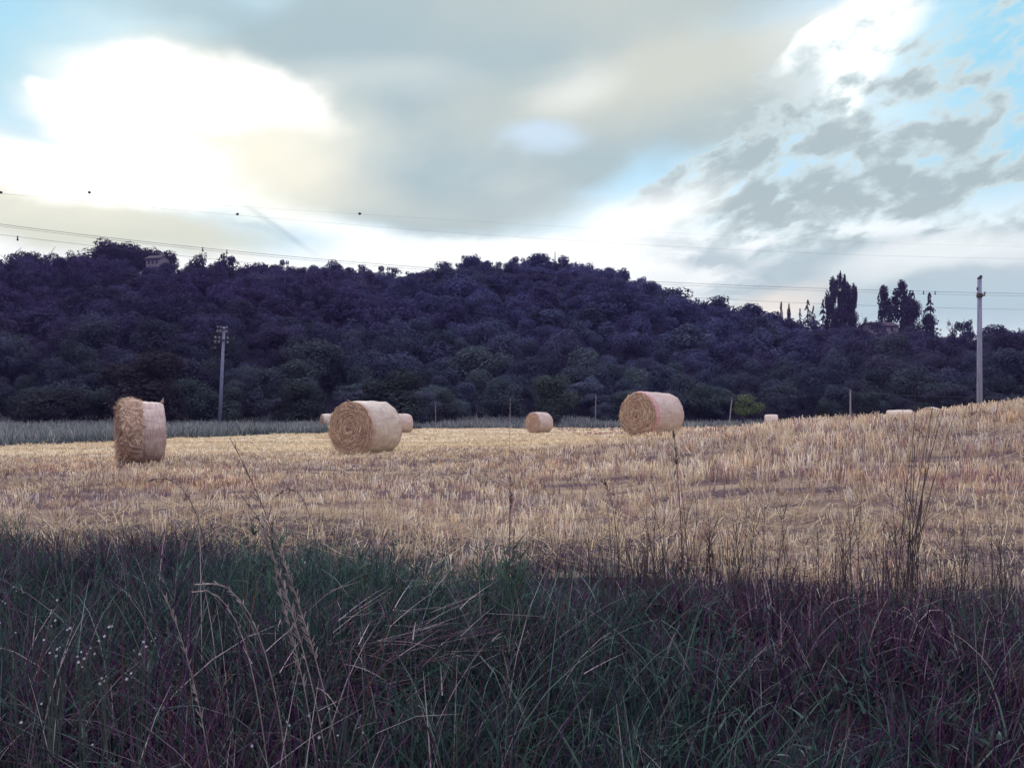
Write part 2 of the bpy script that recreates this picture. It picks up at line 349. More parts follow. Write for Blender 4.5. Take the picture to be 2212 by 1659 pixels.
def vnoise(x, y, f, seed=0):
    a = np.random.default_rng(seed); o = 0
    for k in range(5):
        q = a.uniform(0, 2*pi); ff = f * a.uniform(0.6, 1.7)
        o = o + np.sin(ff * (x*cos(q) + y*sin(q)) + a.uniform(0, 6.28))
    return o / 5 * 0.9
def pick(pal, n, p=None):
    pal = np.array(pal); return pal[rng.choice(len(pal), n, p=p)] * rng.uniform(0.75, 1.25, (n, 1))

# ---- stubble
STRAW = [(0.76, 0.64, 0.43), (0.84, 0.76, 0.57), (0.60, 0.43, 0.32), (0.42, 0.29, 0.27), (0.86, 0.80, 0.68), (0.30, 0.21, 0.24)]
acc = Acc()
def stubcol(c, x, y):
    pn = vnoise(x, y*1.6, 1.6, 3); pc = vnoise(x, y*2.2, 0.8, 6); pd = vnoise(x*0.7, y*2.6, 1.1, 8)
    c = c * np.clip(1.0 + 0.3 * pn, 0.6, 1.4)[:, None]
    c = c * (1 + np.clip(pc - 0.1, 0, 1)[:, None] * np.array([-0.02, -0.2, -0.36])) * (1 + np.clip(pd - 0.1, 0, 1)[:, None] * np.array([-0.28, -0.32, -0.16]))
    far = (sstep(16, 30, y) * (x < 4))[:, None]
    return c * (1 - far) + far * (c * 0.3 + 0.7 * np.array([0.80, 0.69, 0.46]) * np.clip(1 + 0.5*vnoise(x*0.25, y*1.5, 1.0, 12), 0.55, 1.3)[:, None])
for (y0, y1, tufts, per, wm, seg) in ((4.2, 8, 46, 8, 0.9, 2), (8, 13, 38, 8, 1.0, 2), (13, 22, 25, 8, 1.1, 1), (22, 36, 11, 7, 1.5, 1), (36, 60, 3.6, 7, 1.8, 1), (60, 89, 1.6, 7, 2.0, 1)):
    nt_ = int(tufts * 0.68 * (y1**2 - y0**2)); ty = np.sqrt(rng.uniform(y0**2, y1**2, nt_)); tx = rng.uniform(-0.68, 0.68, nt_) * ty
    if y1 < 23:                                                   # drilled rows
        q = R(24); a = tx*cos(q) + ty*sin(q); b = -tx*sin(q) + ty*cos(q); b = np.round(b / 0.17) * 0.17 + rng.normal(0, 0.02, nt_)
        tx = a*cos(q) - b*sin(q); ty = a*sin(q) + b*cos(q)
    pn = vnoise(tx, ty*1.6, 1.6, 3)
    k = (ty > yverge(tx) + rng.uniform(-0.5, 0.6, nt_)) & (tx > xleft(ty)) & (ty < 89) & (rng.uniform(0, 1, nt_) < np.clip(0.62 + 0.7*pn + 0.4*vnoise(tx, ty, 4.0, 4), 0.08, 1))
    tx, ty = tx[k], ty[k]; nt_ = len(tx)
    tc = stubcol(pick(STRAW, nt_, [0.30, 0.24, 0.18, 0.10, 0.12, 0.06]), tx, ty); th_ = np.clip(0.58 + 0.22*vnoise(tx, ty, 0.7, 5) + 0.45*sstep(0.0, 0.25, tx/np.maximum(ty, 1)) * sstep(7, 13, ty) - 0.22*sstep(16, 26, ty)*(tx < 4) + rng.normal(0, 0.1, nt_), 0.28, 1.25)
    q = np.repeat(np.arange(nt_), per); n = len(q); ox, oy = rng.normal(0, 0.030*wm, n), rng.normal(0, 0.030*wm, n)
    x, y = tx[q] + ox, ty[q] + oy
    L = rng.uniform(0.10, 0.22, n) * th_[q]; flat = rng.uniform(0, 1, n) < 0.08
    lean = np.where(flat, rng.uniform(1.0, 1.5, n), np.abs(rng.normal(0.12, 0.26, n))); yaw = np.arctan2(oy, ox) + rng.normal(0, 0.7, n)
    c = tc[q] * rng.uniform(0.75, 1.25, (n, 1))
    acc.add(blades(np.stack([x, y, zt(x, y) - 0.01], 1), L, yaw, lean, rng.normal(0, 0.2, n), np.maximum(0.006, y * 0.0008) * rng.uniform(0.7, 1.3, n), c*np.array([0.68, 0.60, 0.64]), seg, 0.3, c*1.15, face=rng.normal(0, 0.5, n)))  # feet darkened purple, tips lightened: shade low in the stubble put into colour
    m_ = int(n*0.5); y = np.sqrt(rng.uniform(y0**2, y1**2, m_)); x = rng.uniform(-0.68, 0.68, m_) * y; k = (y > yverge(x)) & (x > xleft(y)) & (y < 89); x, y = x[k], y[k]; m_ = len(x)   # short remains between the tufts, purple gap shade put into their colour
    acc.add(blades(np.stack([x, y, zt(x, y) - 0.01], 1), rng.uniform(0.04, 0.11, m_), rng.uniform(0, 2*pi, m_), np.abs(rng.normal(0.3, 0.5, m_)), rng.normal(0, 0.3, m_), np.maximum(0.006, y*0.0008), stubcol(pick([(0.26, 0.18, 0.20), (0.36, 0.27, 0.24), (0.18, 0.12, 0.16)], m_), x, y), 1, 0.4, face=rng.normal(0, 0.6, m_)))
# ---- loose straw lying on it
for (y0, y1, dens) in ((4.6, 9, 260), (9, 20, 90), (20, 45, 20)):
    n = int(dens * 0.68 * (y1**2 - y0**2)); y = np.sqrt(rng.uniform(y0**2, y1**2, n)); x = rng.uniform(-0.68, 0.68, n) * y
    sw = np.exp(-((y - 6.9 - 0.05*x) / 1.1)**2) * 1.4 + np.exp(-((y - 13 - 0.1*x)/1.0)**2) * 0.7
    k = (y > yverge(x)) & (x > xleft(y)) & (rng.uniform(0, 1, n) < 0.3 + 0.35 * vnoise(x, y, 1.2, 9) + 0.6*sw)
    x, y = x[k], y[k]; n = len(x)
    base = np.stack([x, y, zt(x, y) + rng.uniform(0.01, 0.09, n)], 1)
    acc.add(blades(base, rng.uniform(0.12, 0.36, n), rng.uniform(0, 2*pi, n), rng.uniform(1.2, 1.75, n), rng.normal(0, 0.3, n), np.maximum(0.005, y*0.0007) * rng.uniform(0.7, 1.3, n),
                   pick([(0.66, 0.54, 0.32), (0.74, 0.65, 0.45), (0.5, 0.38, 0.22)], n), 2, 0.2, face=rng.uniform(0, 2*pi, n)))
tag(acc.build('stubble', M_straw), 'pale cut straw stubble and loose straw covering the harvested field', 'stubble', kind='stuff')

# ---- verge grass
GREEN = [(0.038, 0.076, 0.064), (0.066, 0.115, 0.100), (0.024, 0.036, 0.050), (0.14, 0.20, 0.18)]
DRY_SHADE = [(0.078, 0.036, 0.084), (0.125, 0.074, 0.118), (0.042, 0.014, 0.054), (0.40, 0.34, 0.36), (0.10, 0.056, 0.044)]  # dry blades: dark purples carry shade, pale ones stand in for lit blades
acc = Acc()
def line_z(x, y): return EYE - (np.interp(x/np.maximum(y, 0.4), [-0.6, -0.25, -0.05, 0.15, 0.6], [1112, 1168, 1222, 1255, 1275]) + 75*vnoise(x, y, 2.6, 71) - HY) / F * y     # sward gets lower towards the field edge
def grass(n, ymin, ymax, lmin, lmax, wmul, dry_shade_p, clump=0.0, leanm=0.35, over=0.9, c0=0.1, c1=1.4):
    y = np.sqrt(rng.uniform(ymin**2, ymax**2, n)); x = rng.uniform(-0.72, 0.72, n) * y + rng.uniform(-0.3, 0.3, n); cy_ = np.zeros(n)
    if clump:
        m_ = max(8, int(n / 30)); cy = np.sqrt(rng.uniform(ymin**2, ymax**2, m_)); cxx = rng.uniform(-0.72, 0.72, m_)*cy
        q = rng.integers(0, m_, n); x = cxx[q] + rng.normal(0, clump, n); y = cy[q] + rng.normal(0, clump, n); cy_ = rng.normal(0, 1, m_)[q]
    e = yverge(x); k = (y > 0.45) & (y < e + np.where(rng.uniform(0, 1, n) < 0.35, rng.exponential(0.75 + 0.45*sstep(0.5, -1.5, x), n), rng.uniform(-0.7, 0.3, n)))
    x, y, cy_ = x[k], y[k], cy_[k]; n = len(x)
    pn = vnoise(x, y, 2.0, 21); pl = vnoise(x, y, 1.3, 33)
    dry = rng.uniform(0, 1, n) < np.clip(dry_shade_p - 0.24 + 0.26*sstep(0.6, 2.0, x) + 0.36*sstep(3.6, 2.0, y) + 1.0*pn + 0.35*cy_, 0.03, 0.97)  # more dark violet blades near the camera, shade put into their colour
    c = np.where(dry[:, None], pick(DRY_SHADE, n, [0.31, 0.22, 0.29, 0.09, 0.09]), pick(GREEN, n, [0.36, 0.25, 0.28, 0.11]))
    z = zt(x, y); hm = np.clip(line_z(x, y) - z, 0.10, 1.2)
    L = rng.uniform(lmin, lmax, n) * (0.9 + 0.5*pl + 0.15*cy_); cv = rng.uniform(c0, c1, n); ln = np.abs(rng.normal(0, leanm, n))
    L = np.minimum(L, hm * np.where(rng.uniform(0, 1, n) < 0.08, rng.uniform(1.0, 1.9, n), rng.uniform(0.55, over + 0.3, n)) / np.clip(np.cos(ln + 0.4*cv), 0.35, 1)); L *= 1 - 0.3*sstep(1.6, 0.8, y)
    base = np.stack([x, y, z - 0.01], 1)
    wind = vnoise(x, y, 1.6, 44) * 4
    yaw = np.where(rng.uniform(0, 1, n) < 0.22, wind + rng.normal(0, 0.6, n), rng.uniform(0, 2*pi, n))
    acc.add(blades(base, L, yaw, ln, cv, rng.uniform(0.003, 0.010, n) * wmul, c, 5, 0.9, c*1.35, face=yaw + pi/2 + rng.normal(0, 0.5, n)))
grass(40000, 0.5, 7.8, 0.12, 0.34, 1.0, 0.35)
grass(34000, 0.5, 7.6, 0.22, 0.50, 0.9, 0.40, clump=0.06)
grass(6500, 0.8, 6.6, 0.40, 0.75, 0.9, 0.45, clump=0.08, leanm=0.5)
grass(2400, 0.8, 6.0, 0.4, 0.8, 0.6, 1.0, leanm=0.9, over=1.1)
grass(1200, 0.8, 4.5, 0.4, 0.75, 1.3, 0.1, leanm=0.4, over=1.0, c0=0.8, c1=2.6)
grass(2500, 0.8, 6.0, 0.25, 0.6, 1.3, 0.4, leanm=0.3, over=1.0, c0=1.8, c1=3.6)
# thin dry upright stems fringing the stubble at the right
n = 1500; x = rng.uniform(0.1, 3.4, n); x = np.where(rng.uniform(0, 1, n) < 0.6, rng.choice(rng.uniform(0.1, 3.2, 22), n) + rng.normal(0, 0.09, n), x); y = yverge(x) + rng.normal(-0.1, 0.35, n)
acc.add(blades(np.stack([x, y, zt(x, y)], 1), rng.uniform(0.12, 0.34, n), rng.uniform(0, 6.28, n), np.abs(rng.normal(0, 0.2, n)), rng.normal(0, 0.5, n), rng.uniform(0.0025, 0.0045, n), pick([(0.07, 0.048, 0.06), (0.11, 0.08, 0.085), (0.06, 0.07, 0.06), (0.3, 0.25, 0.22)], n, [0.4, 0.3, 0.2, 0.1]), 4, 0.8))
# broad low leaves of herbs among the grass
n = 5200; m_ = 260; cy = np.sqrt(rng.uniform(1.2, 36, m_)); cxx = rng.uniform(-0.7, 0.7, m_)*cy; q = rng.integers(0, m_, n); x = cxx[q] + rng.normal(0, 0.06, n); y = cy[q] + rng.normal(0, 0.06, n)
k = (y < yverge(x) + 0.5) & (y > 0.5); x, y = x[k], y[k]; n = len(x); z = zt(x, y)
acc.add(blades(np.stack([x, y, z + rng.uniform(0.02, 0.7, n)*np.clip(line_z(x, y) - z - 0.06, 0.01, 0.4)], 1), rng.uniform(0.03, 0.09, n), rng.uniform(0, 6.28, n), rng.uniform(0.3, 1.3, n), rng.uniform(0.2, 1.2, n), rng.uniform(0.007, 0.017, n), pick(GREEN, n, [0.4, 0.35, 0.2, 0.05]), 4, 0.95))
# matted dry straw-like grass lying flat
n = 380; x = rng.normal(-0.55, 0.26, n); y = rng.normal(3.6, 0.22, n)
acc.add(blades(np.stack([x, y, zt(x, y) + rng.uniform(0.18, 0.40, n)], 1), rng.uniform(0.15, 0.36, n), rng.normal(0.2, 0.9, n), rng.uniform(1.1, 1.5, n), rng.uniform(0, 0.5, n), rng.uniform(0.003, 0.005, n), pick(DRY_SHADE, n)*1.3, 4, 0.9))
tag(acc.build('verge_grass', M_grass), 'dark tangled mix of green and dry grass, purple shade in its colour, filling the foreground verge', 'grass', kind='stuff')

# ---- tall meadow grass beyond the field
MEAD = [(0.22, 0.25, 0.25), (0.31, 0.33, 0.31), (0.15, 0.175, 0.20), (0.46, 0.44, 0.41)]
acc = Acc()
n = 210000; y = np.sqrt(rng.uniform(26**2, 112**2, n)); x = rng.uniform(-0.72, 0.72, n) * y
k = ((x < xleft(y) - rng.exponential(0.15, n)*0 - 0.1) | (y > 89.2)) & (y < foot(x) + 6)
x, y = x[k], y[k]; n = len(x); dst = np.minimum(np.abs(x - xleft(y)) + 0.01, 99)
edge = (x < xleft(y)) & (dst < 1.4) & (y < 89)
L = rng.uniform(0.35, 0.75, n) * (0.85 + 0.35*vnoise(x, y, 0.5, 61)); L = np.where(edge, L*0.75, L) + 0.35*(rng.uniform(0, 1, n) < 0.1)
c = pick(MEAD, n, [0.35, 0.3, 0.25, 0.1]); c *= (0.9 + 0.25*vnoise(x, y*2, 0.4, 62))[:, None]
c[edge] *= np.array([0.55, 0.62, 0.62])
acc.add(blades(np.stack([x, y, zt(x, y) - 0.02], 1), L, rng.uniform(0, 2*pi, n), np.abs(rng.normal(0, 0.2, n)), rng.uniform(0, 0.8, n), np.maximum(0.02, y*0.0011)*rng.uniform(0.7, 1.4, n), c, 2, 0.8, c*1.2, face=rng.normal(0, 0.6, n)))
tag(acc.build('meadow_grass', M_grass), 'tall grey-green grass in the strip between the stubble and the trees', 'grass', kind='stuff')

# ================================================================== trees
def leaf_quads(Cn, Nn, size, asp=0.7):
    n = len(Cn); r = rng.normal(0, 1, (n, 3)); a = np.cross(Nn, r); a /= np.linalg.norm(a, axis=1)[:, None] + 1e-9
    b = np.cross(Nn, a); s = size[:, None] * rng.uniform(0.6, 1.3, (n, 1)); t = s * asp * rng.uniform(0.7, 1.3, (n, 1))
    k = rng.uniform(-0.3, 0.3, (n, 1))
    V = np.stack([Cn - a*s*0.5, Cn + b*t*0.5 + a*s*k, Cn + a*s*0.5, Cn - b*t*0.5 + a*s*k], 1)
    return V.reshape(-1, 3), np.arange(n*4).reshape(-1, 4)
def unit(n): d = rng.normal(0, 1, (n, 3)); return d / np.linalg.norm(d, axis=1)[:, None]
def crown(kind, nl, size, seed):
    """leaf positions in a unit tree: height 1, width about 1"""
    global rng
    keep = rng; rng = np.random.default_rng(seed); lob = []
    if kind == 'round':
        for k in range(13):
            d = unit(1)[0]; q = rng.uniform(0.45, 1)
            lob.append((d[0]*0.33*q, d[1]*0.33*q, 0.56 + d[2]*0.30*q, rng.uniform(0.13, 0.22)))
        lob.append((0, 0, 0.55, 0.27))
    elif kind == 'bush':
        for k in range(14):
            a = rng.uniform(0, 2*pi); q = rng.uniform(0, 0.36); z = rng.uniform(0.12, 0.78)
            q *= 1.15 - 0.75*z; lob.append((cos(a)*q, sin(a)*q, z, rng.uniform(0.13, 0.22)))
        lob.append((0, 0, 0.4, 0.3))
    elif kind == 'airy':
        for k in range(11):
            a = rng.uniform(0, 2*pi); q = rng.uniform(0.02, 0.27); lob.append((cos(a)*q, sin(a)*q, rng.uniform(0.4, 0.9), rng.uniform(0.09, 0.15)))
    elif kind == 'poplar':
        for k in range(26):
            z = rng.uniform(0.08, 0.95); w = 0.34 * min(1, (1.02 - z) * 2.6) * min(1, z*5); a = rng.uniform(0, 2*pi); q = w*rng.uniform(0, 1)
            lob.append((cos(a)*q, sin(a)*q, z, 0.06 + 0.10*w))
    elif kind == 'conifer':
        for k in range(46):
            z = rng.uniform(0.06, 0.97); w = 0.5 * (1.0 - z)**0.85; a = rng.uniform(0, 2*pi)
            for q in (0.3, 0.65, 0.95): lob.append((cos(a)*w*q, sin(a)*w*q, z - 0.07*q, 0.028 + 0.045*(1 - z)*(1.2 - q)))
    L = np.array(lob); wgt = L[:, 3]**2; q = rng.choice(len(L), nl, p=wgt/wgt.sum()); d = unit(nl)
    rad = L[q, 3] * rng.uniform(0.55, 1.08, nl)**0.7
    flat = np.array([1, 1, 0.35]) if kind == 'conifer' else (np.array([1, 1, 0.85]) if kind != 'poplar' else np.array([1, 1, 1.6]))
    pos = L[q, :3] + d * rad[:, None] * flat; pos[:, 2] = np.clip(pos[:, 2], 0.01, 1.02)
    nrm = d + rng.normal(0, 0.24, (nl, 3)) + np.array([0, 0, 0.35]); nrm /= np.linalg.norm(nrm, axis=1)[:, None]
    V, Fc = leaf_quads(pos, nrm, np.full(nl, size))
    tone = np.repeat((rng.uniform(0.8, 1.2, nl) * (0.8 + 0.4*rng.uniform(0, 1, len(L))[q]))[:, None], 4, 0)
    rng = keep
    return V, Fc, np.repeat(tone, 3, 1)
def trunk_mesh(name, h0, spread, seed):
    r = random.Random(seed); b = MB(); lean = r.uniform(-0.03, 0.03)
    b.tube([(0, 0, -0.04), (lean*0.4, 0, h0*0.5), (lean, 0.01, h0), (lean*1.4, 0, h0*1.5)], [0.030, 0.022, 0.018, 0.006], 7)
    for k in range(6):
        a = 2*pi*k/6 + r.uniform(-0.4, 0.4); z0 = h0*r.uniform(0.55, 1.2); l = spread*r.uniform(0.7, 1.1)
        b.tube([(lean*0.6, 0, z0), (cos(a)*l*0.5, sin(a)*l*0.5, z0 + l*0.55), (cos(a)*l, sin(a)*l, z0 + l*1.0)], [0.012, 0.008, 0.003], 5)
    return b.mesh(name, True)
PROTO = {}
def proto(kind, var, nl, size, h0, spread):
    V, Fc, cl = crown(kind, nl, size, 100 + var + sum(map(ord, kind)))
    cm = mesh_np('crown', V, Fc, cl); cm.materials.append(M_leaf)
    tm = trunk_mesh('trunk', h0, spread, var); tm.materials.append(M_bark)
    PROTO.setdefault(kind, []).append((cm, tm))
for v_ in range(6): proto('round', v_, 3600, 0.05, 0.42, 0.26)
for v_ in range(4): proto('bush', v_, 6500, 0.038, 0.30, 0.26)
for v_ in range(3): proto('airy', v_, 900, 0.045, 0.55, 0.30)
for v_ in range(4): proto('poplar', v_, 3600, 0.05, 0.6, 0.10)
for v_ in range(3): proto('conifer', v_, 2600, 0.035, 0.62, 0.05)
NAVY = [(0.058, 0.062, 0.130), (0.070, 0.074, 0.142), (0.050, 0.052, 0.112), (0.066, 0.080, 0.128)]
TEAL = [(0.066, 0.090, 0.100), (0.056, 0.076, 0.090), (0.080, 0.104, 0.098)]
PURP = [(0.062, 0.046, 0.108), (0.054, 0.041, 0.096), (0.068, 0.054, 0.104)]
def treecol(x, y):  # shade and haze put into the leaf colour: violet left, bluer centre
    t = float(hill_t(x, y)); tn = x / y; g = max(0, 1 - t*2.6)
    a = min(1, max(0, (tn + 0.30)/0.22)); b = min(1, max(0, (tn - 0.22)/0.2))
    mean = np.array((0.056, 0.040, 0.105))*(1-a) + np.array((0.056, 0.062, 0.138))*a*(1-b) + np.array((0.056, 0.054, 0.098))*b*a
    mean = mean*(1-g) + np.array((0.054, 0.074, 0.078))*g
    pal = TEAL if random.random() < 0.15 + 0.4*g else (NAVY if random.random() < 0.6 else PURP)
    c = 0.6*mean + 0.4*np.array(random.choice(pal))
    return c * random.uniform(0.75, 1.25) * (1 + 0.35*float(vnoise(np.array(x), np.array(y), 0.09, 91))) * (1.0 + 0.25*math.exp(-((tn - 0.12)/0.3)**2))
def tree(name, kind, x, y, w, h, col, label, cat='tree', group=None, var=None, z=None):
    cm, tm = random.choice(PROTO[kind]) if var is None else PROTO[kind][var % len(PROTO[kind])]
    e = empty(name, (x, y, float(zt(x, y)) - 0.1 if z is None else z), random.uniform(0, 6.28)); e.scale = (w, w, h)
    c = link('crown', cm, None, e); c.color = (*[float(q) for q in col], 1)
    link('trunk', tm, None, e)
    return tag(e, label, cat, group)
def tree_px(name, kind, px, top, wpx, d, col, label, cat='tree', group=None, var=None):
    x = (px - CX)/F*d; z = float(zt(x, d)) - 0.1; h = EYE + (HY - top)/F*d - z
    return tree(name, kind, x, d, wpx/F*d, h, col, label, cat, group, var, z)

# ---- the wood on the hill
pts = []
sp = 5.2
for gy in np.arange(88, 318, sp):
    for gx in np.arange(-0.75*gy - 8, 0.75*gy + 8, sp):
        x = gx + random.uniform(-0.42, 0.42)*sp; y = gy + random.uniform(-0.42, 0.42)*sp; t = float(hill_t(x, y))
        if 0.0 < t < 1.08: pts.append((x, y, t))
pts.sort(key=lambda p: p[1])
front = [p for p in pts if p[2] < 0.075][:165]
crest = [p for p in pts if 0.955 < p[2] < 1.01]
random.shuffle(crest); crest = crest[:115]
fs = set(front) | set(crest); rest = [p for p in pts if p not in fs]
print('trees', len(front), len(crest), len(rest))
for x, y, t in front:
    kind = 'bush' if random.random() < 0.55 else 'round'; h = random.uniform(3.2, 6.4)
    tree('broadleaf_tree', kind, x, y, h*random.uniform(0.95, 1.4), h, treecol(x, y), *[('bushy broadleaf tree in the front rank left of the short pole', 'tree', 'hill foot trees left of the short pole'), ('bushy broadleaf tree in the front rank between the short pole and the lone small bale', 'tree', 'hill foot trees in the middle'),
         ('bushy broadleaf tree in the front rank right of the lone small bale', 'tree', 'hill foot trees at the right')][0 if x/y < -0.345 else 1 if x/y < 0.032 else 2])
for x, y, t in crest:
    h = random.uniform(3.2, 6.4)
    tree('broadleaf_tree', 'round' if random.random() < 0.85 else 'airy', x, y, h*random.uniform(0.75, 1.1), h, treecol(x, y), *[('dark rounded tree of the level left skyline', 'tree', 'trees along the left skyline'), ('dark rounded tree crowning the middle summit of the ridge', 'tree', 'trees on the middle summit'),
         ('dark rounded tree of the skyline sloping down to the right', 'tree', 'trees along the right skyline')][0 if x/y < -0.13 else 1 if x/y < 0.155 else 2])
LOW = [crown(kd, nl, sz, 500 + k) for k, (kd, nl, sz) in enumerate([('round', 1800, 0.068)]*5 + [('bush', 1900, 0.062)]*3 + [('airy', 700, 0.06)]*2)]
NEAR = [crown(kd, nl, sz, 540 + k) for k, (kd, nl, sz) in enumerate([('round', 3400, 0.045)]*4 + [('bush', 3600, 0.042)]*3)]
acc = Acc()
for x, y, t in rest:
    V, Fc, cl = random.choice(NEAR if t < 0.3 else LOW); a = random.uniform(0, 6.28); h = random.choice((random.uniform(2.8, 5.2), random.uniform(4.5, 7.5), random.uniform(6, 10.5))) * (1 - 0.3*min(1, max(0, (t-0.8)*4))); w = h*random.uniform(0.75, 1.3)
    z = float(zt(x, y)) - 0.2
    U = np.stack([(V[:, 0]*cos(a) - V[:, 1]*sin(a))*w + x, (V[:, 0]*sin(a) + V[:, 1]*cos(a))*w + y, V[:, 2]*h + z], 1)
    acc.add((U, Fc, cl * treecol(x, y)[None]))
tag(acc.build('woodland', M_wood_leaf), 'dense dark wood covering the slope of the hill', 'woodland', kind='stuff')

# ---- trees one can point to
DK = np.array((0.045, 0.036, 0.070)); 
tree_px('shrub', 'airy', 1606, 838, 120, 92, np.array((0.13, 0.17, 0.085)), 'bright yellow-green shrub by the leaning post at the field edge', 'shrub', var=0)
tree_px('shrub', 'bush', 1192, 794, 140, 94, np.array((0.060, 0.078, 0.074)), 'large green bush right behind the lone small bale', 'shrub', var=1)
tree_px('broadleaf_tree', 'bush', 318, 742, 270, 88, np.array((0.050, 0.044, 0.052)), 'broad dark tree behind the half-unwrapped bale', var=2)
tree_px('shrub', 'bush', 92, 800, 220, 84, np.array((0.040, 0.044, 0.052)), 'wide dark bush at the left end of the grass strip', 'shrub', var=3)
tree_px('shrub', 'bush', 845, 785, 210, 97, np.array((0.056, 0.072, 0.070)), 'teal-green bush behind the largest bale', 'shrub', var=2)
tree_px('shrub', 'bush', 655, 815, 170, 95, np.array((0.046, 0.058, 0.058)), 'dark bush between the concrete pole and the largest bale', 'shrub', var=0)
for px, top, w, lab, kd in ((22, 532, 84, 'leftmost tree of the loose row on the left skyline', 'airy'), (62, 527, 76, 'tallest tree of the loose row on the left skyline', 'round'), (104, 531, 76, 'right-hand tree of the loose row on the left skyline', 'airy'),
                           (152, 540, 62, 'small round tree between the loose row and the big skyline clump', 'round'), (222, 513, 120, 'left tree of the big dark clump on the skyline', 'round'),
                           (272, 504, 140, 'tallest tree of the big dark clump on the skyline', 'round'), (312, 515, 100, 'low tree at the right of the big skyline clump', 'round'), (355, 522, 80, 'round tree standing over the white hilltop house', 'round'),
                           (438, 543, 26, 'small thin tree alone on the skyline right of the hilltop house', 'airy')):
    tree_px('broadleaf_tree', kd, px, top, w, 286, DK, lab)
PG = 'poplars on the right skyline'
for k, (px, top, w, lab) in enumerate(((1798, 594, 26, 'leftmost, broad-topped poplar of the five in the tall skyline row'), (1815, 587, 19, 'tallest poplar, second in the tall skyline row'), (1824, 595, 18, 'middle poplar of the five in the tall skyline row'),
                         (1832, 606, 18, 'fourth poplar of the tall skyline row'), (1844, 609, 19, 'rightmost poplar of the five in the tall skyline row'), (1912, 617, 34, 'lone thin poplar behind the house roof'), (1950, 607, 40, 'thick dark poplar right of the house'))):
    tree_px('poplar', 'poplar', px, top, w*2.2, 288, DK, lab, group=PG, var=k)
tree_px('broadleaf_tree', 'bush', 1968, 630, 62, 284, DK, 'dark full tree leaning its crown on the thick poplar', var=1)
for k, (px, top, w, lab) in enumerate(((2008, 626, 56, 'large spruce with layered boughs right of the dark trees'), (1745, 643, 40, 'tallest spruce left of the poplar row'), (1757, 656, 26, 'small spruce beside the tallest of the left spruces'),
                         (1778, 641, 34, 'spruce touching the poplar row'), (1728, 662, 24, 'lowest spruce left of the poplar row'))):
    tree_px('spruce', 'conifer', px, top, w*1.25, 287, DK, lab, group='spruces on the right skyline', var=k)
for k, (px, top, lab) in enumerate(((1687, 652, 'left one of two thin pointed cypresses on the skyline'), (1704, 656, 'right one of two thin pointed cypresses on the skyline'))):
    tree_px('cypress', 'poplar', px, top, 15, 287, DK, lab, group='thin cypresses on the skyline', var=k + 1)
for px, top, w, lab in ((2058, 684, 46, 'airy tree left of the tall right-hand pole'), (2090, 680, 36, 'thin airy tree next to the tall right-hand pole'), (2168, 716, 30, 'small airy tree right of the tall pole'), (1866, 672, 22, 'small tree left of the house roof'), (2203, 708, 26, 'airy tree at the right edge of the skyline')):
    tree_px('broadleaf_tree', 'airy', px, top, w, 286, np.array((0.045, 0.05, 0.07)), lab)

for px, top, w, lab in ((1806, 652, 60, 'dark bushy tree at the foot of the poplar row'), (1842, 664, 44, 'low dark tree under the rightmost poplar of the row'), (2000, 668, 60, 'dark bushy tree under the large spruce')):
    tree_px('broadleaf_tree', 'bush', px, top, w, 283, DK, lab)
